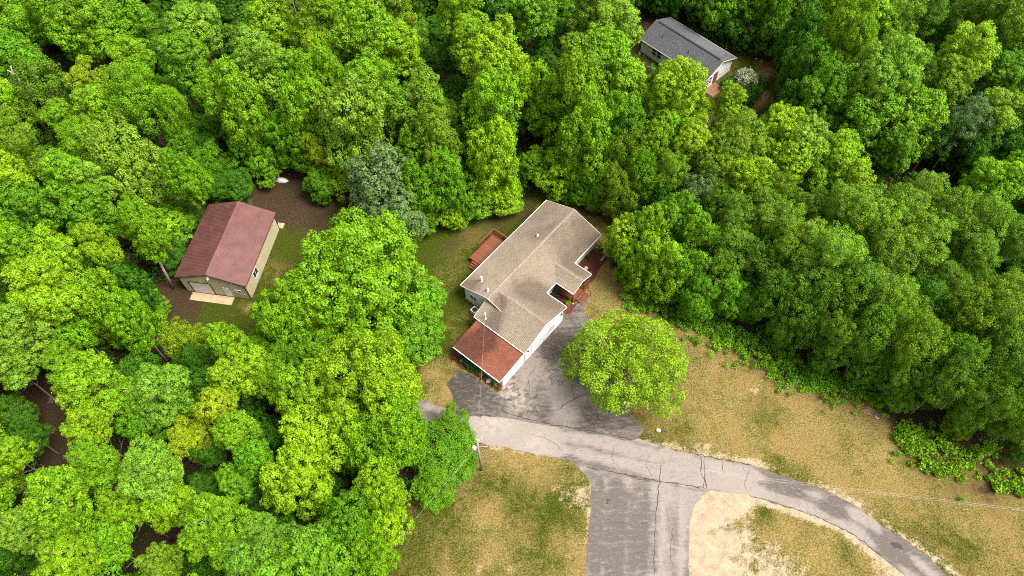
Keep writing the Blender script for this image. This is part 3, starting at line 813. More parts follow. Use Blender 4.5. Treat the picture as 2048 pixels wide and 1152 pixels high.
# front porch deck under the cross gable
pd = empty('porch_deck', (0, 0, 0)); pd.parent = hm
PZ = .6
deck_boards(pd, 8.4, 11.75, -11.85, -8.75, PZ, along='y')
mb = MB(); mb.box((8.4, -8.8, .02), (8.46, -11.85, PZ - .03)); mb.box((8.4, -11.87, .02), (11.75, -11.92, PZ - .03)); mb.box((11.7, -8.8, .02), (11.76, -11.85, PZ - .03))
mb.build('deck_skirt', M['deck'], pd)
for x in (8.45, 11.65):
    mb = MB(); mb.bar((x, -11.75, PZ), (x, -11.75, ZE - .05), .12, .12); mb.build('porch_post', M['deck'], pd)
rail(pd, (8.45, -8.9), (8.45, -11.8), PZ); rail(pd, (11.7, -8.9), (11.7, -11.8), PZ); rail(pd, (10.75, -11.82), (11.7, -11.82), PZ)
for i in range(3):
    mb = MB(); mb.box((8.9, -11.95 - i * .34, PZ - .2 - i * .17), (10.6, -12.27 - i * .34, PZ - .16 - i * .17)); mb.box((8.92, -11.97 - i * .34, 0.02), (10.58, -12.01 - i * .34, PZ - .2 - i * .17)); mb.build('step', M['deck'], pd)
mb = MB(); mb.bar((10.7, -11.95, PZ + .9), (10.7, -13.0, .95), .07, .07); mb.bar((10.7, -13.0, 0), (10.7, -13.0, .95), .07, .07); mb.build('stair_rail', M['deck'], pd)
bpy.context.view_layer.update()
def hw(u, v, z=0): return hm.matrix_world @ Vector((u, -v, z))

# air conditioner by the gable
ac = empty('air_conditioner', hw(-0.75, 2.9), R(49.1)); tag(ac, 'boxy grey air conditioning unit with dark top beside the house gable', 'air conditioner')
mb = MB()
mb.box((-.4, -.4, 0.05), (.4, .4, .78)); mb.build('body', M['metal_white'], ac, .03)
mb = MB(); 
for a, b in (((-.4, -.37), (.4, -.37)), ((-.4, .37), (.4, .37)), ((-.37, -.33), (-.37, .33)), ((.37, -.33), (.37, .33))): mb.bar((*a, .815), (*b, .815), .07, .06)
mb.build('top_rim', M['white'], ac)
mb = MB(); mb.tube([(0, 0, .785), (0, 0, .80)], .32, 14)
for k in range(9): mb.bar((-.32 + k * .08, -.3, .81), (-.32 + k * .08, .3, .81), .012, .012)
mb.build('fan_grille', M['dark_metal'], ac)

# ------------------------------------------------------------------ metal shed
sh = empty('metal_shed', (-33.97, 51.8, 0), R(79.7))
tag(sh, 'beige steel pole shed with ribbed maroon roof and white roll-up door', 'shed')
bpy.context.view_layer.update()
SE_, SR_ = 3.4, 5.0; SV = 9.57; SM = SV / 2; SL = 11.8
prof = [(0.33, 0), (0.33, 3.42), (SM, 4.9), (9.2, 3.42), (9.2, 0)]
wall_prism('wall', [(-c_, z_) for c_, z_ in prof], -0.02, 11.5, M['shed_wall'], sh)
def slope_z(v): return SR_ - abs(v - SM) / SM * (SR_ - SE_)
for side in (0, 1):
    mb = MB(); v0 = 0 if side == 0 else SV
    th = .05
    a = [(-.15, v0, SE_), (SL, v0, SE_), (SL, SM, SR_), (-.15, SM, SR_)]
    if side: a = a[::-1]
    mb.face(a[::-1]); mb.face([(p[0], p[1], p[2] - th) for p in a])
    for i in range(4):
        j = (i + 1) % 4; mb.face([a[i], a[j], (a[j][0], a[j][1], a[j][2] - th), (a[i][0], a[i][1], a[i][2] - th)])
    o = mb.build('roof', M['shed_roof'], sh)
    rb = MB()
    for k in range(51):
        x = -.1 + k * .2305
        rb.bar((x, v0, SE_ + .012), (x, SM, SR_ + .012), .06, .034, up=(0, 0, 1))
    rb.build('roof_rib', M['shed_roof'], sh)['kind'] = 'stuff'
mb = MB()
for s_ in (-1, 1): mb.face([(-.17, SM, SR_ + .06), (SL + .02, SM, SR_ + .06), (SL + .02, SM + s_ * .22, SR_ - .015), (-.17, SM + s_ * .22, SR_ - .015)][::s_])
mb.build('ridge_cap', M['shed_roof'], sh)
trim(sh, [((-.17, 0, SE_), (-.17, SM, SR_)), ((-.17, SV, SE_), (-.17, SM, SR_)), ((SL + .02, 0, SE_), (SL + .02, SM, SR_)), ((SL + .02, SV, SE_), (SL + .02, SM, SR_)),
          ((-.15, -.03, SE_), (SL, -.03, SE_)), ((-.15, SV + .03, SE_), (SL, SV + .03, SE_))], M['brown_trim'], w=.05, h=.14, name='rake_trim', dz=-.05)
mb = MB()
for (x, v) in ((-.02, .33), (-.02, 9.2), (11.5, .33), (11.5, 9.2)): mb = MB(); mb.box((x - .05, v - .05, 0), (x + .05, v + .05, 3.38)); mb.build('corner_trim', M['brown_trim'], sh)
def on_front(v):   # front wall openings
    return (5.15 < v < 8.15) or (2.8 < v < 3.7) or (1.2 < v < 1.95)
mb = MB(); v = .45
while v < 9.15:
    top = slope_z(v) - .14
    segs = [(0.03, top)]
    if 5.1 < v < 8.2: segs = [(2.62, top)]
    elif 2.75 < v < 3.72: segs = [(2.12, top)]
    elif 1.15 < v < 2.0: segs = [(0.03, 1.1), (2.0, top)]
    for a, b in segs: mb.bar((-.03, v, a), (-.03, v, b), .05, .03, up=(1, 0, 0))
    mb.bar((11.51, v, .03), (11.51, v, top), .05, .03, up=(1, 0, 0)); v += .2305
x = .2
while x < 11.4:
    for v_, yy in ((.33, .32), (9.2, 9.21)):
        if v_ == .33 and 2.3 < x < 3.75: continue
        mb.bar((x, yy, .03), (x, yy, 3.36), .05, .03, up=(0, 1, 0))
    x += .2305
mb.build('wall_rib', M['shed_wall'], sh)['kind'] = 'stuff'
gd = empty('roll_up_door', (0, 0, 0)); gd.parent = sh
for k in range(5):
    mb = MB(); mb.box((-.04, 5.25, .03 + k * .505), (-.075, 8.05, .03 + k * .505 + .49)); mb.build('panel', M['white'], gd)
mb = MB()
mb.box((-.03, 5.13, .02), (-.10, 5.24, 2.62)); mb.box((-.03, 8.06, .02), (-.10, 8.17, 2.62)); mb.box((-.03, 5.24, 2.55), (-.10, 8.06, 2.66)); mb.build('door_frame', M['brown_trim'], gd)
mb = MB(); mb.box((-.03, 2.82, .05), (-.07, 3.66, 2.08)); dr = mb.build('door', M['white'], sh); mb = MB(); mb.box((-.07, 3.5, 1.0), (-.12, 3.56, 1.06)); mb.build('handle', M['dark_metal'], dr)
window_on(sh, (-.04, 1.58, 1.6), (0, 1, 0), .75, .62, (-1, 0, 0))
window_on(sh, (3.0, .33, 1.75), (1, 0, 0), 1.2, 1.25, (0, -1, 0))
mb = MB(); mb.box((-.04, SM - .05, 4.1), (-.2, SM + .1, 4.3)); mb.tube([(-.2, SM, 4.2), (-.38, SM, 4.05)], [.16, .1], 8); mb.build('wall_lamp', M['metal_white'], sh)
mb = MB(); mb.box((-.04, .85, .9), (-.10, 1.0, 1.1)); mb.build('outlet_box', M['white'], sh)
bpy.context.view_layer.update()
def sw(u, v, z=0): return sh.matrix_world @ Vector((u, v, z))
sl = empty('entry_slab', sw(-.75, 5.5), R(79.7)); tag(sl, 'tan weathered slab lying in front of the shed doors', 'slab')
mb = MB(); mb.box((-.62, -2.9, 0), (.60, 2.9, .10)); mb.build('slab', M['concrete'], sl, .02)
st = empty('back_step', sw(12.0, .35), R(79.7)); tag(st, 'small tan wooden step behind the far corner of the shed', 'step')
mb = MB(); mb.box((-.45, -.5, 0), (.45, .4, .25)); mb.build('step_block', M['concrete'], st, .02)

# ------------------------------------------------------------------ far house
A = spot(1412.3, 162.5, 2.6); B = spot(1278.6, 77.3, 2.6)
ang = math.atan2(B.y - A.y, B.x - A.x); FL = (B - A).length
fh = empty('neighbour_house', (A.x, A.y, 0), ang)
tag(fh, 'white house with dark grey shingle roof standing deep among the trees', 'house')
bpy.context.view_layer.update()
FW, FE, FR = 7.5, 2.6, 4.15
FSP = [(1400, 85, 3.5, 2.0, .5), (1440, 100, 3.5, 2.0, .4)]
roof_plane('roof', (0, 0, FE), (FL, 0, FE), (FL, -FW / 2, FR), (0, -FW / 2, FR), M['grey_shingle'], fh, ())
roof_plane('roof', (FL, -FW, FE), (0, -FW, FE), (0, -FW / 2, FR), (FL, -FW / 2, FR), M['grey_shingle'], fh, FSP)
mb = MB(); mb.bar((.6, -FW / 2, FR + .05), (FL - .6, -FW / 2, FR + .05), .28, .07); mb.build('ridge_vent', M['cap_grey'], fh)
wall_prism('wall', [(.4, 0), (.4, 2.66), (FW / 2, 4.02), (FW - .35, 2.62), (FW - .35, 0)], .35, FL - .3, WS, fh)
trim(fh, [((-.03, 0, FE), (-.03, -FW / 2, FR)), ((-.03, -FW, FE), (-.03, -FW / 2, FR)), ((0, .05, FE), (FL, .05, FE)), ((0, -FW - .05, FE), (FL, -FW - .05, FE))], M['white'])
for x in (1.2, 2.0): window_on(fh, (x, -.4, 1.5), (1, 0, 0), .7, 1.3, (0, 1, 0), panes=2, vertical=False)
for x in (4.2, 5.6, 7.0, 9.6, 10.6): window_on(fh, (x, -.4, 1.5), (1, 0, 0), .85, 1.3, (0, 1, 0), panes=2, vertical=False)
for v_ in (.95, 1.75): window_on(fh, (.35, -v_, 1.45), (0, 1, 0), .65, 1.35, (-1, 0, 0), panes=2, vertical=False)
mb = MB(); mb.box((.34, -2.6, .1), (.30, -3.6, 2.2)); mb.build('door', M['red_sash'], fh)
for (a, b) in ((1325, 76), (1376, 107)):
    q = spot(a, b, 3.3); q = fh.matrix_world.inverted() @ q; pipe_vent(fh, q.x, q.y, FE + abs(q.y) * (FR - FE) / (FW / 2), .55, .05, M['dark_metal'], ball=False)
q = fh.matrix_world.inverted() @ spot(1452, 110, 3.5); pipe_vent(fh, q.x, q.y, FE + (FW - abs(q.y)) * (FR - FE) / (FW / 2), .6, .05, M['dark_metal'], ball=False)
pt = empty('brick_patio', fh.matrix_world @ Vector((-.6, -1.3, 0)), ang); tag(pt, 'strip of orange brick paving at the foot of the grey roofed house gable', 'patio')
mb = MB()
for i in range(10):
    for j in range(15):
        if random.random() < .96:
            z = .05 + random.uniform(0, .012); x0 = -.95 + i * .19; y0 = -2.1 + j * .19
            mb.box((x0, y0, 0), (x0 + .175, y0 + .175, z))
o = mb.build('brick', M['brick'], pt); o['kind'] = 'stuff'

# ------------------------------------------------------------------ foliage meshes
def sphere_dirs(n, seed):
    r = np.random.default_rng(seed); i = np.arange(n) + .5
    ph = np.arccos(1 - 2 * i / n); th = np.pi * (1 + 5 ** .5) * i + r.uniform(0, 6)
    return np.stack([np.cos(th) * np.sin(ph), np.sin(th) * np.sin(ph), np.cos(ph)], 1)

def norm(a): return a / (np.linalg.norm(a, axis=-1, keepdims=True) + 1e-9)

def leaf_mesh(name, C, N, S, tone, tip, r, out_bias=1.0, jit=.55, aspect=.62):
    """C leaf centres, N outward directions, S sizes"""
    n = len(C)
    nn = norm(N * out_bias + r.normal(0, jit, (n, 3)) + np.array([0, 0, .2]))
    t = norm(np.cross(nn, r.normal(0, 1, (n, 3)))); b = np.cross(nn, t)
    h = S[:, None]; a = aspect
    droop = nn * h * .22
    v = np.stack([C + t * h - droop, C + b * h * a, C - t * h * .8 - droop, C - b * h * a], 1).reshape(-1, 3)
    me = bpy.data.meshes.new(name)
    me.vertices.add(4 * n); me.vertices.foreach_set('co', v.astype(np.float32).ravel())
    me.loops.add(4 * n); me.loops.foreach_set('vertex_index', np.arange(4 * n, dtype=np.int32))
    me.polygons.add(n); me.polygons.foreach_set('loop_start', np.arange(0, 4 * n, 4, dtype=np.int32))
    me.update(calc_edges=True)
    for nm, arr in (('tone', tone), ('tip', tip)):
        at = me.attributes.new(nm, 'FLOAT', 'FACE'); at.data.foreach_set('value', arr.astype(np.float32))
    me.materials.append(M['leaf'])
    return me

def crown(name, seed, Rr, Hh, nb, clump_r, leaf, per, bough=.36, shell=.70, dens=1.0, cut=-.55, rough=.12, jit=.5, flat=.8, taper=0.0):
    r = np.random.default_rng(seed)
    d = norm(sphere_dirs(nb, seed) + r.normal(0, .18, (nb, 3)))
    d = d[d[:, 2] > -.80]
    az = np.arctan2(d[:, 1], d[:, 0]); f1, f2 = r.uniform(0, 6.28, 2)
    k = shell * r.uniform(1 - rough * 1.3, 1 + rough, len(d)) * (1 + .10 * np.sin(2 * az + f1) + .07 * np.sin(3 * az + f2))
    wid = np.where(d[:, 2] > 0, 1 - taper * d[:, 2], 1)
    bc = d * np.array([Rr, Rr, Hh]) * k[:, None]; bc[:, :2] *= wid[:, None]
    br_ = Rr * bough * r.uniform(.75, 1.25, len(d))
    bc = np.vstack([bc, [[0, 0, 0]]]); br_ = np.append(br_, Rr * .42)
    CC, CN = [], []
    for i in range(len(bc)):
        rad = br_[i]; n = int(4 * np.pi * rad * rad / (clump_r * clump_r * 1.9) * dens) + 3
        q = norm(sphere_dirs(n, seed * 31 + i) + r.normal(0, .22, (n, 3)))
        asp = np.array([1, 1, flat])
        p = bc[i] + q * rad * asp * r.uniform(.74, 1.2, (n, 1))
        keep = np.ones(n, bool)
        for j in range(len(bc)):
            if j != i: keep &= np.linalg.norm((p - bc[j]) / asp, axis=1) > br_[j] * .90
        keep &= (p / np.array([Rr, Rr, Hh]))[:, 2] > cut - .25 * r.random(n)
        keep &= norm(p)[:, 2] * .4 + (q * norm(p + 1e-6)).sum(1) > -.25
        CC.append(p[keep]); CN.append(norm(q[keep] * .75 + norm(p[keep]) * .5))
    CC = np.vstack(CC); CN = norm(np.vstack(CN)); nC = len(CC)
    CC[:, :2] *= (Rr - clump_r * .7) / np.percentile(np.hypot(CC[:, 0], CC[:, 1]), 96)
    CC[:, 2] *= (Hh - clump_r * .7) / np.percentile(np.abs(CC[:, 2]), 97)
    cr = clump_r * r.uniform(.7, 1.3, nC)
    ct = np.clip(r.normal(.5, .2, nC), 0, 1); ctip = (r.random(nC) < .16) * r.uniform(.3, 1, nC)
    m = np.maximum(6, (per * (cr / clump_r) ** 2).astype(int)); ci = np.repeat(np.arange(nC), m); n = len(ci)
    q = norm(r.normal(0, 1, (n, 3)) + CN[ci] * .9 + np.array([0, 0, .35]))
    P_ = CC[ci] + q * cr[ci][:, None] * r.uniform(.55, 1.08, (n, 1)) * np.array([1, 1, .85])
    S = leaf * r.uniform(.65, 1.3, n)
    tone = np.clip(ct[ci] + r.normal(0, .08, n), 0, 1)
    tip = np.clip(ctip[ci] * r.uniform(.4, 1, n) + (r.random(n) < .015) * .5, 0, 1)
    return leaf_mesh(name, P_, q, S, tone, tip, r, jit=jit)

# (mesh, R0, H0)
PRO = {}
def proto(key, n, **kw):
    PRO[key] = [(crown('crown', 100 * (len(PRO) + 1) + i, **kw), kw['Rr'], kw['Hh']) for i in range(n)]
proto('big', 3, Rr=7.5, Hh=7.5, nb=54, clump_r=.72, leaf=.145, per=66, bough=.24, shell=.80, rough=.14, dens=.80, jit=.40)
proto('maple', 7, Rr=4.6, Hh=5.4, nb=23, clump_r=.60, leaf=.14, per=52, bough=.31, shell=.74, rough=.21, taper=.15, dens=.85, jit=.40)
proto('oval', 3, Rr=3.8, Hh=5.2, nb=34, clump_r=.46, leaf=.12, per=34, bough=.25, shell=.78, rough=.13, taper=.2, dens=.9, jit=.42)
proto('fine', 5, Rr=4.6, Hh=5.2, nb=18, clump_r=.70, leaf=.115, per=70, bough=.33, shell=.72, rough=.34, jit=.58, dens=.80)
proto('airy', 1, Rr=7.4, Hh=5.2, nb=40, clump_r=.75, leaf=.115, per=64, bough=.25, shell=.76, rough=.36, jit=.78, dens=.66)
proto('shrub', 3, Rr=1.5, Hh=1.1, nb=12, clump_r=.32, leaf=.10, per=20, bough=.36, shell=.68, rough=.2, cut=-.9)

TZ = 10.0      # crown-centre height the trunk shapes are drawn for
def trunk_mesh(seed, pale):
    r = random.Random(seed); mb = MB()
    pts = [Vector((0, 0, -.1))]
    for k in range(1, 7):
        pts.append(Vector((r.uniform(-.25, .25) * k / 6, r.uniform(-.25, .25) * k / 6, TZ * 1.15 * k / 6)))
    mb.tube(pts, [.26, .21, .18, .15, .11, .08, .03], 7)
    for k in range(10):
        t = r.uniform(.42, .92); p = pts[0].lerp(pts[-1], t); a = k * 2.4 + r.uniform(-.4, .4)
        ln = r.uniform(1.8, 3.2); d = Vector((math.cos(a), math.sin(a), 0))
        q1 = p + d * ln * .5 + Vector((0, 0, .9)); q2 = p + d * ln + Vector((0, 0, r.uniform(1.2, 2.4)))
        mb.tube([p, q1, q2], [.09, .06, .02], 5)
        e = d.lerp(Vector((-d.y, d.x, 0)), .5)
        mb.tube([q1, q1 + e * ln * .4 + Vector((0, 0, .6))], [.045, .012], 4)
    me = mb.mesh('trunk'); me.materials.append(M['pale_bark'] if pale else M['bark'])
    return me
TRK = [trunk_mesh(i, i % 3 == 0) for i in range(5)]

PAL = {'L': (0.185, 0.345, 0.006), 'l': (0.145, 0.310, 0.006), 'M': (0.120, 0.275, 0.007), 'G': (0.096, 0.240, 0.005), 'D': (0.052, 0.155, 0.006),
       'S': (0.120, 0.215, 0.062), 'P': (0.155, 0.300, 0.018), 'O': (0.120, 0.225, 0.007), 'W': (0.135, 0.265, 0.012), 'Y': (0.215, 0.325, 0.008),
       'V': (0.092, 0.205, 0.010), 'T': (0.125, 0.275, 0.016), 'Z': (0.175, 0.320, 0.009)}
WORD = {'L': 'lime green', 'l': 'fresh green', 'M': 'mid green', 'G': 'deep green', 'D': 'dark green', 'S': 'silvery grey-green', 'P': 'pale green',
        'O': 'olive green', 'W': 'dull green', 'Y': 'yellow-green', 'V': 'dark olive', 'T': 'mint green'}
TEX = {'big': 'broad bumpy', 'maple': 'lumpy', 'oval': 'dense rounded', 'fine': 'feathery', 'airy': 'wide open-crowned', 'shrub': 'low bushy'}
ALLT = []
def tree(px, py, rp, colr, kind='maple', Ht=None, name='tree', squash=None, label=None, group='trees of the woods', lean=None, xy=None, Rm=None):
    base_h = Ht or 17.0
    if xy is None:
        near = False
        while True:
            z = 9.0
            for _ in range(3):
                Rm_ = rp * scale_at(px, py, z)
                Hh = squash * Rm_ if squash else Rm_ * (1.22 if Rm_ < 5 else 1.12 if Rm_ < 6.5 else 1.02)
                if near: Hh = Rm_ * 1.9
                Hh = min(Hh, base_h * .49)
                z = base_h - Hh
            c = spot(px, py, z)
            if not (squash or near) and min(sd_poly(np.array([[c.x, c.y]]), cc_)[0] for cc_ in CLEAR) < 6.5: near = True; continue
            if squash or lean or base_h < 5.5 or min(sd_poly(np.array([[c.x, c.y]]), cc_)[0] for cc_ in CLEAR) > .8: break
            base_h -= .6
    else:
        Rm_ = Rm; Hh = min(Rm_ * (squash or 1.2), base_h * .47); z = base_h - Hh; c = Vector((xy[0], xy[1], z))
    i = len(ALLT); rr_ = random.Random(i * 17 + 3)
    root = empty(name, (c.x, c.y, 0))
    me_, r0, h0 = PRO[kind][rr_.randrange(len(PRO[kind]))]
    cr = bpy.data.objects.new('crown', me_); COL.objects.link(cr); cr.parent = root
    cr.location = (0, 0, z); cr.scale = (Rm_ / r0, Rm_ / r0, Hh / h0); cr.rotation_euler = (rr_.uniform(-.08, .08), rr_.uniform(-.08, .08), rr_.uniform(0, 6.28))
    b = PAL[colr]; k = rr_.uniform(.90, 1.12); kr = rr_.uniform(.92, 1.1)
    cr.color = (b[0] * k * kr, b[1] * k, b[2] * k, 1)
    tr = bpy.data.objects.new('trunk', TRK[rr_.randrange(5)]); COL.objects.link(tr); tr.parent = root
    s_ = Rm_ / 5.0; tr.scale = (s_, s_, z / TZ); tr.rotation_euler = (0, 0, rr_.uniform(0, 6.28))
    ALLT.append(dict(root=root, px=px, py=py, R=Rm_, col=colr, kind=kind, label=label, group=group, c=c))
    if lean:
        q = spot(lean[0], lean[1]); tr.hide_render = False
        root.location = (q.x, q.y, 0)
        off = Vector((c.x - q.x, c.y - q.y, 0)); cr.location = (off.x, off.y, z)
        tm = MB(); tm.tube([(0, 0, -.1), (off.x * .3, off.y * .3, z * .38), (off.x * .65, off.y * .65, z * .7), (off.x, off.y, z * 1.15)], [.22, .18, .14, .05], 8)
        for k_ in range(6):
            a_ = k_ * 1.1; p_ = Vector((off.x * .8, off.y * .8, z * .85)); tm.tube([p_, p_ + Vector((math.cos(a_) * Rm_ * .45, math.sin(a_) * Rm_ * .45, Rm_ * .2))], [.12, .02], 5)
        tr.data = tm.mesh('trunk'); tr.data.materials.append(M['pale_bark']); tr.scale = (1, 1, 1); tr.rotation_euler = (0, 0, 0)
    return root

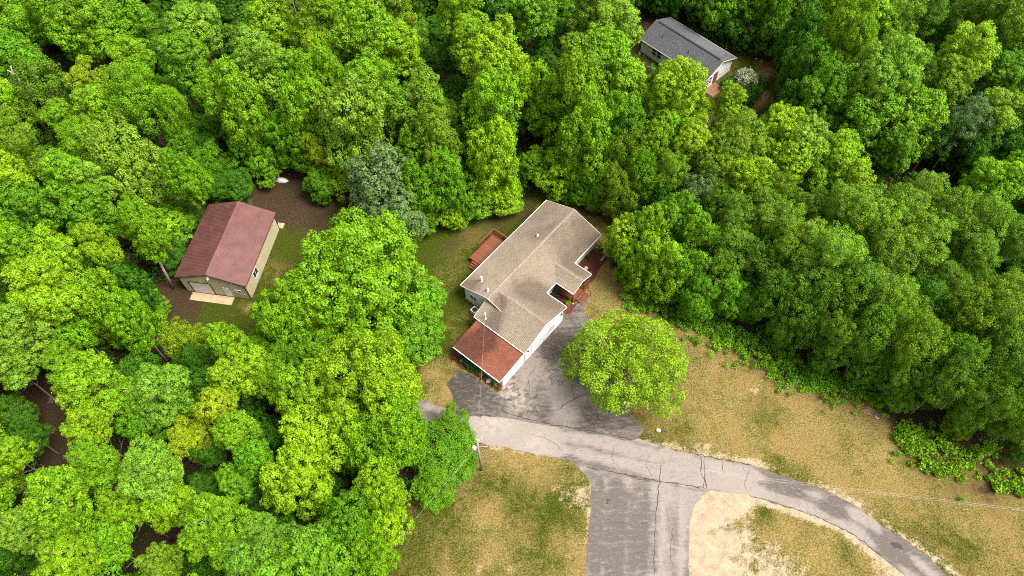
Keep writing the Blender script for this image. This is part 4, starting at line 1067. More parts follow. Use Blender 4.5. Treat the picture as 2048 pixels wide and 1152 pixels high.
TREES = [
 # upper left
 (25,55,62,'M','maple'),(20,130,50,'G','maple'),(75,100,42,'M','maple'),(110,20,42,'l','maple'),(165,55,52,'l','maple'),(215,20,50,'L','maple'),(255,60,55,'G','maple'),(225,95,40,'G','maple'),
 (290,25,45,'l','maple'),(310,75,48,'l','maple'),(345,35,45,'L','maple'),(395,60,48,'P','maple'),(375,120,42,'M','maple'),(430,20,50,'L','maple'),(455,90,62,'L','maple'),(470,160,52,'L','maple'),(480,225,46,'l','maple'),
 (415,185,38,'G','maple',12),(500,285,42,'G','maple',13),(85,195,66,'V','fine',15),(180,170,42,'Y','maple',14),(265,125,42,'l','maple'),(235,165,40,'P','maple'),(270,195,50,'l','fine'),(330,190,42,'l','maple'),
 (205,225,46,'l','maple'),(300,245,52,'l','fine'),(350,230,36,'l','fine',14),(390,280,66,'G','fine'),(430,330,46,'G','fine',12),(12,215,44,'L','maple'),(55,240,40,'L','maple'),(120,235,30,'l','maple',13),(30,290,46,'O','fine'),
 (110,265,52,'l','maple'),(170,290,46,'l','fine'),(55,340,50,'L','maple'),(225,300,56,'P','maple'),(130,355,40,'l','maple'),(190,365,42,'P','maple',15),(15,360,36,'L','maple'),(270,350,58,'P','maple'),
 (475,375,36,'D','fine',8),(360,440,44,'D','fine',8),(440,375,36,'D','fine',9),
 # upper middle
 (530,15,42,'M','maple'),(545,60,50,'L','maple'),(590,20,40,'O','fine'),(645,50,54,'l','maple'),(700,30,50,'l','maple'),(735,75,50,'l','maple'),(780,25,46,'O','maple'),(520,130,46,'P','maple'),(570,110,46,'L','maple'),
 (590,170,54,'l','maple'),(640,125,46,'L','maple'),(655,185,40,'l','maple'),(560,235,52,'L','maple'),(620,240,46,'l','maple'),(700,140,44,'G','maple'),(690,200,40,'L','maple'),(745,175,44,'l','maple'),(800,100,46,'L','maple'),
 (835,135,46,'L','maple'),(775,130,40,'l','maple'),(870,160,48,'P','maple'),(745,225,34,'O','fine'),(845,225,68,'O','oval'),(715,265,56,'P','maple'),(570,290,46,'G','maple',15),(620,300,40,'G','maple',13),(530,335,34,'l','maple',9),
 (660,320,38,'Y','fine',13),(690,355,42,'Y','fine',12),(640,370,34,'G','maple',9),(765,380,74,'S','oval',14),(825,325,42,'G','maple',13),(840,390,44,'G','maple',12),(805,440,52,'S','oval',10),(845,440,36,'G','maple',8),(872,290,50,'O','oval'),
 (930,30,52,'l','maple',19),(935,80,40,'l','maple',18),(990,20,44,'D','maple'),(905,110,30,'D','maple',10),(960,100,44,'L','maple'),(925,140,48,'l','maple'),(990,130,52,'L','maple'),(1010,180,46,'L','maple'),(945,200,54,'P','maple'),
 (935,260,50,'P','maple'),(985,250,50,'l','maple'),(930,330,50,'M','fine'),(985,330,56,'L','maple',15),(900,380,50,'G','maple',13),(950,400,46,'G','maple',11),(1010,385,46,'L','maple',11),(905,430,30,'L','maple',8),(880,340,34,'M','fine',13),
 # upper right of middle
 (1065,20,46,'M','maple'),(1060,70,40,'G','maple'),(1110,90,50,'O','maple'),(1130,30,50,'G','maple'),(1175,60,46,'P','maple'),(1190,15,44,'P','maple'),(1090,130,26,'D','maple',11),(1230,62,46,'P','maple'),(1272,80,36,'M','maple'),
 (1210,115,40,'l','maple'),(1270,130,48,'L','maple'),(1160,125,36,'O','maple'),(1075,150,46,'L','maple'),(1120,165,50,'P','maple'),(1070,210,46,'L','maple'),(1140,220,56,'l','maple'),(1195,215,46,'L','maple'),(1250,185,56,'l','maple'),
 (1310,178,42,'l','maple'),(1335,152,28,'L','maple',14),(1360,190,44,'L','maple'),(1290,235,46,'G','maple'),(1240,260,42,'G','maple'),(1100,275,58,'G','maple'),(1170,290,52,'l','maple'),(1120,345,54,'L','maple',14),(1070,340,34,'G','maple',11),
 (1160,370,38,'G','maple',11),(1425,220,48,'L','maple'),(1390,240,38,'L','maple'),(1460,200,26,'L','maple'),(1385,285,42,'Y','maple',15),(1430,270,38,'L','maple'),(1460,260,44,'W','fine',15),(1340,260,38,'l','maple',14),
 (1250,330,50,'O','fine',13),(1310,310,46,'l','maple',14),(1290,370,50,'G','fine',12),(1243,392,42,'O','fine',11),(1340,345,40,'O','fine',13),(1400,375,40,'S','fine',12),(1460,310,46,'O','maple',15),(1430,340,44,'O','maple',14),(1500,300,46,'O','maple',14),
 (1500,360,48,'L','maple',14),(1370,420,36,'V','fine',9),(1330,420,38,'D','fine',9),(1430,400,44,'V','fine',11),(1188,396,26,'G','fine',7),
 # back row at the top, right
 (1325,-20,40,'D','maple',10),(1385,-5,44,'D','maple',10),(1240,0,36,'D','maple',12),(1290,-40,40,'G','maple',12),(1440,15,46,'G','maple',11),(1490,45,44,'D','maple',10),(1545,20,46,'G','maple',14),(1550,75,44,'D','maple',11),(1590,110,36,'D','maple',11),(1350,-80,44,'G','maple'),(1420,-70,44,'D','maple'),(1500,-50,48,'D','maple'),(1590,25,46,'G','maple'),(1600,75,40,'D','maple',14),

 (1670,35,44,'L','maple'),(1700,20,44,'l','maple'),(1750,10,44,'l','maple'),(1740,60,52,'L','maple'),(1670,75,46,'O','maple'),(1790,85,52,'l','maple'),(1790,25,40,'W','fine'),(1855,15,44,'V','fine',14),(1855,60,44,'L','maple'),(1895,80,44,'l','maple'),
 (1930,110,48,'L','maple'),(1870,125,48,'l','maple'),(1890,170,44,'O','maple',15),(1670,130,66,'l','big',18),(1760,170,80,'P','big',19),(1650,210,70,'G','big',15),(1730,250,64,'M','maple',15),(1820,240,60,'M','maple',15),(1790,300,42,'G','maple',12),
 (1960,180,56,'P','maple'),(1990,230,42,'P','maple',15),(1930,245,46,'S','fine',14),(1870,275,40,'D','fine',11),(1950,290,42,'D','fine',11),(1600,170,54,'D','maple',15),(1940,20,38,'W','fine',13),(2030,60,62,'O','fine',16),(1985,30,44,'O','fine',15),(2000,150,40,'G','maple',13),
 (2040,160,36,'W','fine',12),(2035,230,46,'D','maple',14),(2030,300,44,'D','fine',11),(1960,340,36,'D','fine',9),(1560,265,48,'L','maple',15),(1610,300,50,'P','maple',15),(1660,320,52,'L','maple',15),(1580,330,48,'L','maple',14),(1700,360,46,'L','maple',14),
 (1640,370,46,'l','maple',12),(1560,380,40,'O','fine',12),(1545,420,42,'W','fine',12),(1985,370,50,'l','maple',15),(2030,350,40,'M','maple',15),(2025,410,50,'M','maple'),(1845,390,42,'W','fine',17),(1760,335,24,'D','fine',7),
 # left
 (50,430,52,'G','maple'),(15,400,40,'l','maple'),(130,410,46,'l','maple'),(185,430,50,'G','maple'),(240,400,52,'M','maple'),(300,415,48,'l','maple'),(290,460,44,'l','maple',16,(347,577)),(345,455,44,'l','maple',15),(330,500,46,'D','fine',9),
 (375,360,40,'l','maple',15,(372,418)),
 (20,490,46,'l','maple'),(75,490,52,'L','maple'),(140,460,46,'L','maple'),(200,500,34,'L','maple'),(120,525,56,'L','maple'),(30,560,52,'L','maple'),(90,590,50,'L','maple'),(165,560,50,'L','maple'),(230,545,42,'D','fine',10),(270,590,46,'D','maple',11),
 (260,590,46,'l','maple'),(215,620,50,'L','maple'),(300,610,36,'l','maple',14),(140,650,46,'l','maple',14),(190,670,56,'L','maple'),(270,650,44,'l','maple'),(290,690,38,'L','maple'),(40,670,52,'P','maple'),(90,700,46,'P','maple'),(20,730,46,'P','maple'),
 (140,730,42,'l','maple'),(60,760,44,'l','maple'),(200,740,40,'L','maple'),(375,690,44,'Y','fine',9),(425,680,34,'O','fine',8),(400,740,42,'D','fine',9),(470,710,44,'l','maple',14),(500,740,50,'L','maple',14),(455,760,40,'L','maple',14),(530,700,34,'G','fine',9),
 # centre pair of great trees
 (722,572,134,'l','big',16.5),(607,645,78,'l','big',14),(820,670,68,'G','maple',13),(835,600,56,'M','maple',12),(640,700,44,'G','maple',11),(585,740,46,'G','fine',11),(535,760,46,'l','fine',12),
 (738,785,118,'L','big',17),(620,790,70,'l','maple',15),(560,850,66,'L','maple'),(640,880,66,'L','maple'),(800,860,62,'l','maple',15),(740,900,62,'G','maple',14),(600,960,68,'L','maple'),(680,970,70,'l','maple'),(760,985,56,'L','maple',14),
 (770,1050,52,'L','maple',14),(700,1050,62,'G','maple',14),(740,1120,50,'l','maple',12),(890,910,72,'G','fine',13),(870,970,54,'G','fine',12),(905,850,36,'G','fine',10),(640,1110,60,'T','oval',16),(560,1110,62,'T','oval',16),(500,1130,56,'T','oval',16),(520,1060,36,'T','oval',14),
 # lower left
 (190,780,52,'L','maple'),(215,840,50,'L','maple'),(175,860,40,'L','maple'),(260,800,36,'l','maple'),(330,790,54,'P','maple'),(385,800,40,'G','maple'),(290,850,48,'G','maple',13),(320,870,42,'l','maple'),(380,880,40,'Y','fine',13),(435,820,42,'Y','maple',15),
 (470,860,40,'l','maple'),(480,900,40,'G','maple'),(440,940,46,'l','maple'),(420,900,34,'D','fine',11),(510,920,40,'G','maple',14),(470,970,36,'G','maple',13),(250,930,46,'M','maple'),(190,930,40,'l','maple'),(300,945,46,'P','maple'),(140,950,46,'l','maple'),
 (30,1000,50,'L','maple'),(75,1010,46,'P','maple'),(130,1000,52,'l','maple'),(170,1030,48,'l','maple'),(20,910,40,'L','maple',14),(60,1060,46,'P','maple'),(130,1060,42,'l','maple'),(250,1020,44,'L','maple'),(300,985,36,'L','maple'),(340,1010,50,'L','maple'),
 (380,1000,36,'L','maple'),(330,1060,40,'L','maple'),(430,1040,42,'l','maple'),(400,1080,36,'L','maple',15),(20,1110,44,'D','fine',10),(140,1130,44,'L','maple'),(215,1090,42,'l','maple'),(270,1110,50,'l','maple'),(370,1110,50,'L','maple'),(450,1100,34,'l','maple'),(60,870,36,'D','fine',9),(30,830,40,'D','fine',9),
 (20,960,34,'O','fine',9),(320,1130,40,'O','maple',15),(190,1130,40,'L','maple'),
 # edge of the lawn, right
 (1258,480,48,'L','maple',9.5),(1300,470,44,'l','maple',12),(1345,455,46,'G','maple',12),(1385,480,44,'l','maple',12),(1270,530,40,'l','maple',9),(1320,540,56,'l','maple',11),(1370,550,50,'G','maple',10),(1390,600,40,'G','maple',8),(1460,500,52,'V','fine',12),(1430,560,44,'V','fine',10),
 (1455,592,40,'G','maple',8),(1480,440,44,'V','fine',13),
 # big feathery wood at the right
 (1560,450,46,'W','fine',14),(1600,490,50,'W','fine',15),(1665,500,62,'W','fine',17),(1620,560,56,'V','fine',14),(1740,440,60,'W','fine',17),(1690,420,46,'W','fine',16),(1800,430,56,'W','fine',17),(1780,500,60,'W','fine',16),(1850,480,56,'W','fine',16),(1900,430,48,'O','fine',17),
 (1960,450,60,'W','fine',17),(1940,510,50,'V','fine',14),(2020,480,46,'V','fine',14),(1720,570,56,'V','fine',14),(1680,620,60,'V','fine',14),(1560,540,46,'V','fine',12),(1540,600,50,'V','fine',11),(1600,640,50,'V','fine',12),(1770,590,52,'W','fine',15),(1790,640,50,'W','fine',15),
 (1740,680,56,'V','fine',14),(1678,680,44,'V','fine',12),(1820,700,56,'W','fine',15),(1850,600,46,'D','fine',12),(1900,560,46,'V','fine',12),(1860,650,46,'V','fine',13),(1960,620,62,'O','fine',17),(2020,600,56,'O','fine',17),(1940,690,56,'V','fine',15),(2020,680,56,'V','fine',15),
 (1900,740,52,'V','fine',14),(1980,760,56,'V','fine',14),(1806,748,42,'V','fine',12),(1880,775,46,'V','fine',13),(1745,722,38,'V','fine',10),(1960,808,46,'V','fine',13),(2030,800,50,'V','fine',14),(2032,850,44,'V','fine',12),(1925,842,32,'G','fine',9),(2048,898,28,'D','fine',8),
 (1505,540,44,'V','fine',11),(1502,606,36,'D','fine',8),(1565,662,34,'D','fine',7),(1645,715,32,'D','fine',7),(1795,800,28,'G','fine',7),(1620,420,40,'V','fine',13),
]
MASS = []          # the smaller crowns and the woods around, kept as one object
kept = []          # neighbouring lobes of one crown are merged into a single bigger crown
for t in sorted(TREES, key=lambda t: (len(t) == 5 and t[4] != 'big', -t[2] - (hash((t[0] * 31 + t[1]) % 17) % 17))):
    if len(t) == 5 and t[4] in ('maple', 'fine'):
        if any(math.hypot(t[0] - q[0], (t[1] - q[1]) * 1.05) < .665 * (t[2] + (q[2] if len(q) == 5 else q[2] * .85)) for q in kept): continue
    kept.append(t)
TREES = kept
print('kept', len(TREES))
order = sorted(range(len(TREES)), key=lambda k: -(TREES[k][2] + (200 if len(TREES[k]) > 6 else 0)))
single = set(order[:290])
for k_, t in enumerate(TREES):
    px, py, rp, cl, kd = t[:5]
    if len(t) == 5 and kd in ('maple', 'fine'):          # layered canopy: emergent, middle and lower crowns
        f_, h_ = ((1.30, 18.5), (1.16, 16.8), (1.06, 14.4))[(k_ * 7 + int(px / 37)) % 3]; rp *= f_; t = (px, py, rp, cl, kd, h_)
    if k_ not in single:
        Ht = t[5] if len(t) > 5 else 17.0; z = 9.0
        for _ in range(3):
            Rm_ = rp * scale_at(px, py, z); Hh = min(Rm_ * 1.22, Ht * .47); z = Ht - Hh
        c = spot(px, py, z); MASS.append((c.x, c.y, z, Rm_, Hh, kd, cl)); continue
    tree(px, py, rp, cl, kd, Ht=t[5] if len(t) > 5 else None, lean=t[6] if len(t) > 6 else None)
lone = tree(1256, 730, 123, 'Z', 'airy', Ht=9.5, squash=.62, label='wide airy lime green tree standing alone between driveway and dry lawn', group=None)

# labels that single out each tree: look, then counted out from a landmark
LAND = [('the maroon-roofed shed', 455, 500), ('the grey-roofed house', 1385, 95), ('the tan-roofed house', 1065, 520), ('the utility pole', 958, 900), ('the round grey cap', 1752, 833),
        ('the brown track', 190, 880), ('the dead snag', 30, 165), ('the lawn tree', 1255, 730), ('the sandy gap', 1945, 55)]
ORD = ['nearest', 'second', 'third', 'fourth', 'fifth', 'sixth', 'seventh', 'eighth', 'ninth', 'tenth', 'eleventh', 'twelfth', 'thirteenth', 'fourteenth', 'fifteenth', 'sixteenth', 'seventeenth', 'eighteenth', 'nineteenth', 'twentieth', 'twenty-first', 'twenty-second', 'twenty-third', 'twenty-fourth']
SECT = ['rightward', 'up-rightward', 'upward', 'up-leftward', 'leftward', 'down-leftward', 'downward', 'down-rightward']
buck = {}
for t in ALLT:
    if t['label']: tag(t['root'], t['label'], 'tree'); continue
    bi = min(range(len(LAND)), key=lambda k: (LAND[k][1] - t['px']) ** 2 + (LAND[k][2] - t['py']) ** 2)
    a = math.atan2(-(t['py'] - LAND[bi][2]), t['px'] - LAND[bi][1]); s_ = int(round(a / (math.pi / 4))) % 8
    buck.setdefault((bi, s_, t['col'], t['kind']), []).append(t)
for (bi, s_, cl, kd), L_ in buck.items():
    L_.sort(key=lambda t: (LAND[bi][1] - t['px']) ** 2 + (LAND[bi][2] - t['py']) ** 2)
    for k, t in enumerate(L_):
        tag(t['root'], f"{WORD[cl]} {TEX[kd]} tree, {ORD[k]} such one {SECT[s_]} from {LAND[bi][0]}", 'tree', t['group'])

# understorey and the woods just beyond the frame
def in_clear(p, margin):
    q = np.array([p]); return min(sd_poly(q, c)[0] for c in CLEAR) < margin
def project(p):
    v = cam.matrix_world.inverted() @ Vector(p)
    return 1024 + FPX * v.x / -v.z, 576 - FPX * v.y / -v.z
bpy.context.view_layer.update()
taken = [(t['c'].x, t['c'].y, t['R']) for t in ALLT] + [(m_[0], m_[1], m_[3]) for m_ in MASS]
GAPS = [(135, 125, 70), (110, 150, 50), (890, 105, 40), (1780, 350, 60), (505, 1010, 50), (225, 1065, 40), (130, 890, 80), (80, 930, 60), (1880, 340, 45), (800, 320, 25), (60, 800, 45), (1850, 600, 30),
        (1350, 20, 90), (1450, 80, 80)]
for gxx in np.arange(-92, 94, 5.2):
    for gyy in np.arange(0, 138, 5.2):
        p = (gxx + random.uniform(-1.8, 1.8), gyy + random.uniform(-1.8, 1.8))
        if in_clear(p, 4.2): continue
        a, b = project((p[0], p[1], 6))
        if not (-300 < a < 2350 and -300 < b < 1500): continue
        inside = -30 < a < 2078 and -30 < b < 1182
        dl = min(math.hypot(p[0] - x, p[1] - y) - r_ for x, y, r_ in taken)
        if any(math.hypot(a - gx_, b - gy_) < gr_ for gx_, gy_, gr_ in GAPS): continue
        if inside:
            if dl < -1.6 or d_line(np.array([p]), TRACK)[0] < 4.5: continue
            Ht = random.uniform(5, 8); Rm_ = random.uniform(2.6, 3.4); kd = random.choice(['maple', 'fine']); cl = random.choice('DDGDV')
        else:
            if dl < -1.5: continue
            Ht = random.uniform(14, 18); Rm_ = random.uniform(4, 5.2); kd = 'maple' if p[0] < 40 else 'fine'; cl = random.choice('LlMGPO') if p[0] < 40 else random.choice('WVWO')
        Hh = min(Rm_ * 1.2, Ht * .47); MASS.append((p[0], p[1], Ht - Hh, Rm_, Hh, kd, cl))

def mass_object(name, items, label):
    keys = [(k, i) for k in ('maple', 'fine', 'oval', 'big') for i in range(len(PRO[k]))]
    pc = bpy.data.collections.new('crown_shapes'); tc = bpy.data.collections.new('trunk_shapes')
    for n_, (k, i) in enumerate(keys):
        o = bpy.data.objects.new(f'crown_shape_{n_:02d}', PRO[k][i][0]); pc.objects.link(o)
    for n_, tm in enumerate(TRK): tc.objects.link(bpy.data.objects.new(f'trunk_shape_{n_:02d}', tm))
    rr_ = random.Random(4); co, sc, tsc, rot, ix, tix, tint = [], [], [], [], [], [], []
    for (x, y, z, Rm_, Hh, kd, cl) in items:
        ch = [n_ for n_, k in enumerate(keys) if k[0] == kd]; n_ = rr_.choice(ch); _, r0, h0 = PRO[kd][keys[n_][1]]
        co.append((x, y, z)); sc.append((Rm_ / r0, Rm_ / r0, Hh / h0)); tsc.append((Rm_ / 5, Rm_ / 5, z / TZ)); rot.append((0, 0, rr_.uniform(0, 6.28))); ix.append(n_); tix.append(rr_.randrange(5))
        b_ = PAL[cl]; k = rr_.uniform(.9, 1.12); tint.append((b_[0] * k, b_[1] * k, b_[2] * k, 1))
    me = bpy.data.meshes.new(name); me.from_pydata(co, [], [])
    def add(nm, ty, data, key='vector'):
        a = me.attributes.new(nm, ty, 'POINT'); a.data.foreach_set(key, np.array(data).ravel())
    add('sc', 'FLOAT_VECTOR', sc); add('tsc', 'FLOAT_VECTOR', tsc); add('rot', 'FLOAT_VECTOR', rot); add('tint', 'FLOAT_COLOR', tint, 'color')
    for nm, d_ in (('ix', ix), ('tix', tix)):
        a = me.attributes.new(nm, 'INT', 'POINT'); a.data.foreach_set('value', np.array(d_, np.int32))
    o = link(name, me); o.color = (0, 0, 0, 1)
    ng = bpy.data.node_groups.new('woods', 'GeometryNodeTree')
    ng.interface.new_socket('Geometry', in_out='INPUT', socket_type='NodeSocketGeometry'); ng.interface.new_socket('Geometry', in_out='OUTPUT', socket_type='NodeSocketGeometry')
    N_, L_ = ng.nodes, ng.links; gi_ = N_.new('NodeGroupInput'); go = N_.new('NodeGroupOutput'); jn = N_.new('GeometryNodeJoinGeometry')
    def na(nm, ty):
        q = N_.new('GeometryNodeInputNamedAttribute'); q.data_type = ty; q.inputs[0].default_value = nm; return q.outputs[0]
    def inst(col_, iname, sname, flat_):
        ci = N_.new('GeometryNodeCollectionInfo'); ci.inputs['Collection'].default_value = col_; ci.inputs['Separate Children'].default_value = True; ci.inputs['Reset Children'].default_value = True
        ip = N_.new('GeometryNodeInstanceOnPoints'); ip.inputs['Pick Instance'].default_value = True
        src = gi_.outputs[0]
        if flat_:
            sp = N_.new('GeometryNodeSetPosition'); L_.new(gi_.outputs[0], sp.inputs[0]); cx = N_.new('ShaderNodeCombineXYZ'); sx = N_.new('ShaderNodeSeparateXYZ'); ps = N_.new('GeometryNodeInputPosition')
            L_.new(ps.outputs[0], sx.inputs[0]); L_.new(sx.outputs[0], cx.inputs[0]); L_.new(sx.outputs[1], cx.inputs[1]); L_.new(cx.outputs[0], sp.inputs['Position']); src = sp.outputs[0]
        L_.new(src, ip.inputs['Points']); L_.new(ci.outputs[0], ip.inputs['Instance']); L_.new(na(iname, 'INT'), ip.inputs['Instance Index'])
        L_.new(na('rot', 'FLOAT_VECTOR'), ip.inputs['Rotation']); L_.new(na(sname, 'FLOAT_VECTOR'), ip.inputs['Scale']); L_.new(ip.outputs[0], jn.inputs[0])
    inst(pc, 'ix', 'sc', False); inst(tc, 'tix', 'tsc', True)
    L_.new(jn.outputs[0], go.inputs[0])
    md = o.modifiers.new('woods', 'NODES'); md.node_group = ng
    return tag(o, label, kind='stuff')
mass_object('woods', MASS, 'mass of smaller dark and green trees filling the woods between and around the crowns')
print('mass', len(MASS))
print('trees', len(ALLT))

# dead snag
q = spot(44, 200, 0); zz = 9
b0 = spot(44, 196, zz)
sn = empty('dead_snag', (b0.x, b0.y, 0)); tag(sn, 'bare pale dead snag with forked branches against the dark olive tree', 'dead tree')
mb = MB(); mb.tube([(0, 0, 0), (0, 0, zz)], [.3, .2], 7); mb.build('trunk', M['dead_wood'], sn)
def off(px, py, z): v = spot(px, py, z) - b0; return (v.x, v.y, z)
for ln in ([(44, 196, 9), (36, 172, 12), (26, 152, 15), (22, 132, 17)], [(44, 196, 9), (28, 178, 11.5), (11, 158, 14)], [(48, 192, 9), (40, 165, 13), (32, 150, 15), (15, 140, 16.5)], [(42, 196, 9), (41, 175, 12), (38, 158, 14.5)], [(36, 172, 12), (30, 163, 13.5), (28, 160, 14)]):
    mb = MB(); mb.tube([off(*p) for p in ln], [.16 - .03 * i for i in range(len(ln))], 5); mb.build('branch', M['dead_wood'], sn)

# ------------------------------------------------------------------ undergrowth (dark low leaves under the trees)
def leaf_cloud(name, centres, rad, per, leaf, mat, hz=.5, seed=5, jit=.8):
    r = np.random.default_rng(seed); C = np.asarray(centres); n = len(C) * per; ci = np.repeat(np.arange(len(C)), per)
    q = norm(r.normal(0, 1, (n, 3)) + np.array([0, 0, .5])); q[:, 2] = np.abs(q[:, 2])
    P_ = C[ci] + q * (np.asarray(rad)[ci][:, None] if np.ndim(rad) else rad) * r.uniform(.3, 1, (n, 1)) * np.array([1, 1, hz * 2])
    ct = r.random(len(C)); me = leaf_mesh(name, P_, q, leaf * r.uniform(.6, 1.3, n), np.clip(ct[ci] * .8 + r.normal(.1, .15, n), 0, 1), (r.random(n) < .06) * .8, r, jit=jit)
    me.materials.clear(); me.materials.append(mat)
    return me
cs = []
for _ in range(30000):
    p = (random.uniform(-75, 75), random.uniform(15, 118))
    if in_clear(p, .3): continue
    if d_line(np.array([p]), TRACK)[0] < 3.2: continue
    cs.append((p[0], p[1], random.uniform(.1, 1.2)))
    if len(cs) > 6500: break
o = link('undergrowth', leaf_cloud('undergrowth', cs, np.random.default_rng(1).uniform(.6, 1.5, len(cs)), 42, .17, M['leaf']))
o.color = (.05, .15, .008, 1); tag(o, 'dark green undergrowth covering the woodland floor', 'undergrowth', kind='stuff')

# bright brush strip along the lawn edge
edge = [(1240, 595), (1290, 625), (1340, 645), (1400, 672), (1450, 695), (1500, 715), (1560, 757), (1610, 775), (1660, 795), (1720, 805), (1770, 815)]
cs = []
el = pts2(edge)
for _ in range(620):
    k = random.randrange(len(el) - 1); p = el[k] + (el[k + 1] - el[k]) * random.random(); nrm_ = np.array([el[k + 1][1] - el[k][1], -(el[k + 1][0] - el[k][0])]); nrm_ = -nrm_ / np.hypot(*nrm_)
    p = p + nrm_ * (random.gauss(.9, 1.2) + .3); cs.append((p[0], p[1], random.uniform(.05, .7)))
o = link('brush', leaf_cloud('brush', cs, np.random.default_rng(2).uniform(.3, .7, len(cs)), 62, .105, M['leaf'], seed=8))
o.color = (.13, .30, .008, 1); tag(o, 'bright green leafy brush along the lawn edge below the woods', 'brush', kind='stuff')

# countable saplings on the bare strip
r_ = np.random.default_rng(3)
def sapling_mesh(seed):
    r = np.random.default_rng(seed); n = 130
    q = norm(r.normal(0, 1, (n, 3)) + np.array([0, 0, .6])); q[:, 2] = np.abs(q[:, 2])
    P_ = np.array([0, 0, .25]) + q * r.uniform(.08, .5, (n, 1)) * (1 + .35 * np.sin(3 * np.arctan2(q[:, 1:2], q[:, :1]) + seed)) * np.array([1, 1, 1.1])
    return leaf_mesh('leaves', P_, q, .095 * r.uniform(.6, 1.4, n), r.random(n), (r.random(n) < .2) * .8, r, jit=.6)
SAPM = [sapling_mesh(s) for s in range(4)]
stm = MB(); stm.tube([(0, 0, 0), (0.01, 0, .35)], [.02, .01], 5); STM = stm.mesh('stem'); STM.materials.append(M['bark'])
def sapling(px, py, s_, label, group='saplings on the cleared strip', cat='sapling', colr=(.20, .40, .012), name='sapling'):
    p = spot(px, py); root = empty(name, (p.x, p.y, 0), random.uniform(0, 6)); root.scale = (s_,) * 3
    o = bpy.data.objects.new('leaves', random.choice(SAPM)); COL.objects.link(o); o.parent = root; k = random.uniform(.5, 1.0); o.color = (*[x * k for x in colr], 1)
    o = bpy.data.objects.new('stem', STM); COL.objects.link(o); o.parent = root
    tag(root, label, cat, group)
spots_ = []
for cx, cy, sx, sy, n in ((1855, 905, 50, 30, 62), (1830, 868, 30, 16, 24), (1803, 868, 14, 20, 14), (1872, 940, 34, 16, 20), (1925, 935, 30, 24, 18), (2020, 965, 34, 16, 18), (2040, 970, 24, 22, 12), (1975, 945, 30, 20, 12), (1965, 905, 24, 10, 10)):
    for _ in range(n):
        a, b = random.gauss(cx, sx * .6), random.gauss(cy, sy * .6)
        g0 = np.array([spot(a, b)[:2]])
        if b > 905 + (a - 1870) * .26 + 45: continue
        spots_.append((a, b))
for a, b in spots_:
    if a < 1825: lb, gp = 'bright green sapling in the near end of the brush strip, by the round grey cap', 'saplings by the grey cap'
    elif a < 1905: lb, gp = 'bright green sapling in the densest patch of the brush strip below the woods', 'saplings in the dense patch'
    elif a < 1985: lb, gp = 'scattered green sapling on bare brown ground between dense brush and the frame edge', 'scattered saplings on brown ground'
    else: lb, gp = 'bright green sapling at the far right end of the brush strip, above the wires', 'saplings at the right end'
    sapling(a, b, random.uniform(.5, 1.7), lb, group=gp)
for a, b, s_, lb in ((1432, 697, 1.5, 'lone green bush growing in the dry lawn below the woods edge'), (1653, 805, .9, 'tiny bright weed tuft in the dry lawn near the brush'),
                     (1920, 1000, .9, 'single small green plant in the dry grass near the overhead wires'), (1440, 690, .9, 'small sprig beside the lone lawn bush')):
    sapling(a, b, s_, lb, group=None, cat='plant', name='weed')
for a, b, s_, lb, cl in ((1195, 505, 1.3, 'dark leafy plant in the mulch below the house corner', (.06, .17, .02)), (1178, 518, 1.0, 'small green plant in mulch beside the round stone', (.05, .17, .02)),
                     (1111, 590, 1.3, 'green plant in the dark bed between porch and garage', (.05, .2, .02)), (1135, 608, 1.0, 'bright yellow-green clump at the garage corner gutter', (.25, .38, .02)),
                     (1176, 573, 1.0, 'pale green clump beside the porch rail', (.22, .30, .05)), (961, 748, 1.1, 'striped bright hosta under the red roof wall', (.24, .38, .05)), (990, 769, 1.1, 'hosta clump by the white garage corner', (.18, .36, .10)),
                     (920, 708, 1.0, 'pale flowering clump at the end of the bed under the red roof', (.34, .36, .16)), (997, 778, .8, 'reddish plant at the garage corner', (.28, .06, .03)), (910, 717, 1.2, 'dark red leafed plant by the lawn end of the bed', (.12, .02, .02))):
    sapling(a, b, s_, lb, group=None, cat='plant', colr=cl, name='plant')
def shrub(px, py, Rm, Hm, colr, label, name='shrub', col=None):
    p = spot(px, py); root = empty(name, (p.x, p.y, 0)); me_, r0, h0 = random.choice(PRO['shrub'])
    o = bpy.data.objects.new('foliage', me_); COL.objects.link(o); o.parent = root; o.scale = (Rm / r0, Rm / r0, Hm / h0); o.location = (0, 0, Hm * .8); o.rotation_euler = (0, 0, random.uniform(0, 6))
    o.color = (*(col or PAL[colr]), 1); o2 = bpy.data.objects.new('stem', STM); COL.objects.link(o2); o2.parent = root; o2.scale = (3, 3, 3)
    tag(root, label, 'shrub')
for a, b, rm, hm_, lb in ((930, 722, .75, .5, 'dark bed shrub under the red roof, nearest the lawn'), (941, 730, .8, .55, 'dark spiky shrub in the bed under the red roof, middle one'), (950, 738, .65, .45, 'dark shrub in the bed under the red roof, nearest the hosta')):
    shrub(a, b, rm, hm_, 'D', lb, col=(.03, .10, .02))
shrub(1486, 172, 2.1, 1.9, 'S', 'white-flowering round shrub beside the gable of the neighbour house', col=(.42, .48, .30))
shrub(1460, 178, 1.6, 1.0, 'D', 'low dark green bush between the flowering shrub and brick patio')
shrub(1475, 190, 1.5, 1.1, 'D', 'dark bush just below the white flowering shrub')
shrub(1500, 195, 1.7, 1.2, 'D', 'dark bush inside the curve of the golden path')
shrub(1488, 208, 1.6, 1.1, 'D', 'lowest dark bush inside the curved golden path')
shrub(1520, 172, 1.2, .9, 'V', 'small dark bush at the head of the golden path')
shrub(1455, 205, 1.5, 1.1, 'D', 'dark bush below the brick patio of the neighbour house')

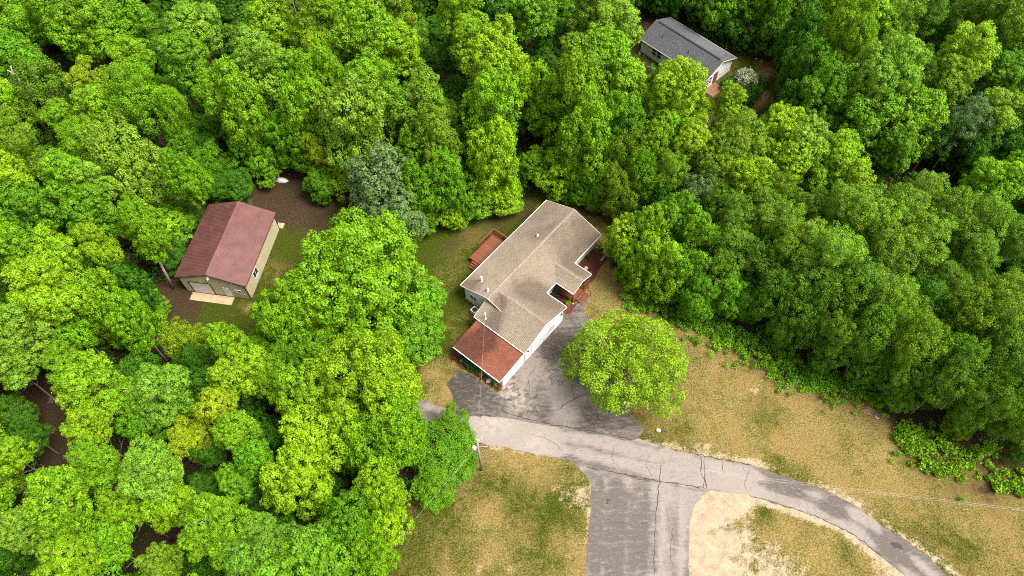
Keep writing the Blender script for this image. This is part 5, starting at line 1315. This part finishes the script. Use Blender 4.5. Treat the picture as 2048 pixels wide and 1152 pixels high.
# stones and small things
def stone(px, py, rx, ry, rz_, mat, label, name='stone', group=None, cat='stone'):
    r = random.Random(px * 7 + py); p = spot(px, py); mb = MB()
    rings = [(0, .92), (.5, 1.0), (.85, .78), (1.0, .35)]
    pts = []
    mb.v = []; seg = 10
    ja = [r.uniform(.82, 1.15) for _ in range(seg)]
    for z_, k in rings:
        for s_ in range(seg):
            t = 2 * math.pi * s_ / seg; mb.v.append((rx * k * ja[s_] * math.cos(t), ry * k * ja[s_] * math.sin(t), z_ * rz_ + (0 if z_ < .1 else r.uniform(-.1, .1) * rz_)))
    for i in range(3):
        for s_ in range(seg):
            a = i * seg + s_; b = i * seg + (s_ + 1) % seg; mb.f.append((a, b, b + seg, a + seg)); mb.m.append(0); mb.sm.append(True)
    mb.f.append(tuple(3 * seg + s_ for s_ in range(seg))); mb.m.append(0); mb.sm.append(True)
    o = mb.build(name, mat); o.location = (p.x, p.y, 0); o.rotation_euler = (0, 0, r.uniform(0, 3)); tag(o, label, cat, group)
    return o
stone(1172, 537, .33, .36, .28, M['stone'], 'round pale stone standing in the mulch below the porch roof')
for i, (a, b) in enumerate(((1203, 520), (1206, 516), (1209, 513), (1213, 509), (1216, 506))):
    stone(a, b, .17, .12, .18, M['stone'], 'pale border stone of the short row between mulch bed and woods', group='border stones')
for i, (a, b) in enumerate(((1192, 495), (1196, 496), (1200, 497))):
    stone(a, b, .18, .12, .15, M['stone'], 'small pale stone at the far end of the mulch bed', group='bed end stones')
stone(977, 762, .38, .3, .3, M['stone'], 'pale boulder between the two hostas beside the red roofed garage')
stone(909, 752, .16, .14, .1, M['brick'], 'small stone at the corner of driveway and lawn')
for a, b in ((1512, 118), (1523, 123), (1491, 137), (1501, 134)):
    stone(a, b, .16, .14, .15, M['stone'], 'little white stone lying in the neighbour lawn', group='lawn stones')
stone(1146, 607, .16, .14, .1, M['stone'], 'small pale rock by the porch walk')
# pale stump/cap at the brush edge: grey round cap with white rim
p = spot(1755, 833); cv = empty('well_cap', (p.x, p.y, 0)); tag(cv, 'round grey cap with white rim on bare ground by the brush', 'well cap')
mb = MB(); mb.tube([(0, 0, 0), (0, 0, .18)], .30, 16); mb.build('rim', M['white'], cv)
mb = MB(); mb.tube([(0.02, -.02, .18), (0.02, -.02, .24)], [.27, .22], 16); mb.build('cap', mat_plain('grey_cap', (.12, .11, .14), .5, .2), cv)
p = spot(1317, 861); ub = empty('utility_box', (p.x, p.y, 0), R(-12)); tag(ub, 'small cream utility lid in the grass beside the road', 'utility box')
mb = MB(); mb.box((-.24, -.17, 0), (.24, .17, .12)); mb.build('box', M['concrete'], ub); mb = MB(); mb.box((-.25, -.18, .12), (.25, .18, .16)); mb.build('lid', M['stone'], ub, .01)
# white tarp-covered boat hull at the edge of the woods behind the shed
p = spot(562, 361); bt = empty('white_boat', (p.x, p.y, 0), R(-10)); tag(bt, 'white upturned hull lying half under branches behind the shed', 'boat')
mb = MB(); ns = 9; sg = 8; base_ = 0
for i in range(ns):
    t = i / (ns - 1); x = -1.15 + 2.3 * t; w = .42 * (1 - abs(2 * t - 1) ** 2.6) ** .6 + .02; h = .42 * (1 - abs(2 * t - 1) ** 3) + .04
    for k in range(sg):
        a = math.pi * k / (sg - 1); mb.v.append((x, w * math.cos(a), h * math.sin(a) ** .8 + .02))
for i in range(ns - 1):
    for k in range(sg - 1):
        a = i * sg + k; mb.f.append((a, a + 1, a + sg + 1, a + sg)); mb.m.append(0); mb.sm.append(True)
mb.build('hull', M['white'], bt); mb = MB(); mb.bar((-1.1, 0, .47), (1.1, 0, .47), .05, .05); mb.build('keel', M['white'], bt)
# dark vehicle parked on the track
p = spot(44, 938); pv = empty('parked_car', (p.x, p.y, 0), R(20)); tag(pv, 'dark parked car with pale glinting window, mostly hidden under trees by the track', 'car')
dk_ = mat_plain('dark_paint', (.012, .012, .02), .25, .1, spec=.6)
def loft(secs, name, mat, par):
    mb = MB()
    for x, w, z0, z1, w1 in secs: mb.v += [(x, -w, z0), (x, w, z0), (x, w1, z1), (x, -w1, z1)]
    for i in range(len(secs) - 1):
        for k in range(4):
            a = i * 4 + k; b = i * 4 + (k + 1) % 4; mb.f.append((a, b, b + 4, a + 4)); mb.m.append(0); mb.sm.append(False)
    mb.f += [(3, 2, 1, 0), tuple((len(secs) - 1) * 4 + k for k in range(4))]; mb.m += [0, 0]; mb.sm += [False] * 2
    return mb.build(name, mat, par, .04)
loft([(-2.2, .8, .45, .85, .75), (-1.9, .88, .3, 1.0, .8), (.9, .9, .28, 1.0, .82), (1.9, .88, .3, .9, .78), (2.25, .78, .42, .75, .7)], 'body', dk_, pv)
loft([(-1.9, .8, 1.0, 1.02, .75), (-1.4, .78, 1.0, 1.42, .62), (.1, .78, 1.0, 1.45, .62), (.8, .78, 1.0, 1.02, .7)], 'cabin', M['glass'], pv)
mb = MB(); mb.box((-1.3, -.6, 1.44), (.05, .6, 1.47)); mb.build('roof_panel', M['metal_white'], pv)
for x in (-1.4, 1.4):
    for y in (-.82, .82):
        mb = MB(); mb.tube([(x, y - .1, .33), (x, y + .1, .33)], .33, 14); mb.build('wheel', M['dark_metal'], pv)

# ------------------------------------------------------------------ utility pole and wires
pb = spot(963, 940); PH = 9.5
for _ in range(20):
    a, b = project((pb.x, pb.y, PH))
    PH += (b - 880) * .06
up_ = empty('utility_pole', (pb.x, pb.y, 0)); tag(up_, 'weathered wooden utility pole carrying a round white transformer', 'utility pole')
mb = MB(); mb.tube([(0, 0, 0), (0, 0, PH)], [.13, .10], 10); mb.build('pole', M['pole'], up_)
mb = MB(); mb.tube([(-.42, -.1, PH - 2.6), (-.42, -.1, PH - 1.75), (-.42, -.1, PH - 1.68)], [.21, .21, .14], 14); mb.bar((-.42, -.1, PH - 2.2), (0, 0, PH - 2.2), .08, .12); mb.tube([(-.42, -.1, PH - 1.7), (-.42, -.1, PH - 1.45)], [.05, .04], 6); mb.build('transformer', M['white'], up_)
mb = MB(); mb.bar((.1, 0, PH - .35), (.5, .25, PH - .25), .06, .06); mb.tube([(.45, .2, PH - .25), (.45, .2, PH + .05)], [.12, .05], 8); mb.tube([(.0, 0, PH), (0, 0, PH + .22)], [.09, .05], 8); mb.build('insulator', M['white'], up_)
mb = MB(); mb.bar((.1, 0, PH - 1.9), (1.05, -.05, PH - 1.9), .07, .07); mb.build('bracket', M['pole'], up_)
top = Vector((pb.x, pb.y, PH))
def wire(a, b, sag, label, n=18, r=.011, name='power_line'):
    mb = MB(); pts = []
    for i in range(n + 1):
        t = i / n; p = a.lerp(b, t); p.z -= sag * 4 * t * (1 - t); pts.append(p)
    mb.tube(pts, r, 5); o = mb.build(name, M['wire']); tag(o, label, 'power line'); return o
e1 = spot(2048, 1017, 6.9); d1 = e1 - (top + Vector((0.1, 0, -.5))); wire(top + Vector((.1, 0, -.5)), top + Vector((.1, 0, -.5)) + d1 * 1.25, .35, 'upper of the two overhead wires running over the road to the pole')
e2 = spot(2048, 1020, 6.3); s2 = top + Vector((.1, 0, -1.3)); wire(s2, s2 + (e2 - s2) * 1.25, .35, 'lower of the two overhead wires running over the road')
mast = hm.matrix_world @ Vector((-1.75, -5.75, ZE + .6 * S_ + 1.2))
wire(top + Vector((0, 0, -.2)), mast, .5, 'thin service wire from the pole across the driveway to the roof mast', r=.009)
e3 = spot(800, 1070, 7.0); s3 = top + Vector((-.3, -.1, -2.0)); wire(s3, s3 + (e3 - s3) * 1.8, .4, 'wire running from the transformer over the dark green tree and lower lawn')

# ------------------------------------------------------------------ grass tufts on the lawns
r = np.random.default_rng(11)
cand = np.column_stack([r.uniform(-50, 65, 150000), r.uniform(12, 80, 150000)])
inside = np.minimum(sd_poly(cand, C_HOUSE), sd_poly(cand, C_SHED)) < -.2
pave = np.minimum(sd_poly(cand, pts2(LANE)), sd_poly(cand, pts2(APRON))) > .05
Mh = np.array(hm.matrix_world.inverted()); loc = cand @ Mh[:2, :2].T + Mh[:2, 3]
Ms = np.array(sh.matrix_world.inverted()); ls = cand @ Ms[:2, :2].T + Ms[:2, 3]
nb_ = ~((loc[:, 0] > -6.6) & (loc[:, 0] < 17.6) & (loc[:, 1] < 3.1) & (loc[:, 1] > -12.6)) & ~((ls[:, 0] > -1.5) & (ls[:, 0] < 11.6) & (ls[:, 1] < 0) & (ls[:, 1] > -9.4))
cand = cand[inside & pave & nb_]
ix = np.clip(np.searchsorted(gx, cand[:, 0]), 0, nx - 1); iy = np.clip(np.searchsorted(gy, cand[:, 1]), 0, ny - 1); gi = iy * nx + ix
keep = (r.random(len(cand)) > sandv[gi] * 1.3) & (r.random(len(cand)) > litter[gi] * .9) & (mulch[gi] < .3)
cand, gi = cand[keep], gi[keep]; n = len(cand)
dd = np.clip(dry[gi] + r.normal(0, .3, n), 0, 1)
C3 = np.column_stack([cand, r.uniform(.02, .06, n)]); N3 = norm(np.column_stack([r.normal(0, 1, (n, 2)), r.uniform(.2, 1.2, n)]))
me = leaf_mesh('grass', C3, N3, r.uniform(.03, .10, n), r.random(n), dd, r, jit=.5, aspect=.4)
m = NT('grass_blade'); tn = m.attr('tone').outputs['Fac']; tp = m.attr('tip').outputs['Fac']
cg = m.mix(tn, (.032, .050, .005), (.09, .12, .010)); ctn = m.mix(tn, (.13, .085, .026), (.40, .295, .14))
m.base(m.mix(m.ramp(tp, .15, .85), cg, ctn)); me.materials.clear(); me.materials.append(m.mat)
o = link('grass', me); tag(o, 'short patchy lawn grass, straw coloured to green', 'grass', kind='stuff')
print('grass', n, 'tris', sum(len(x.polygons) * 2 for x in bpy.data.meshes))
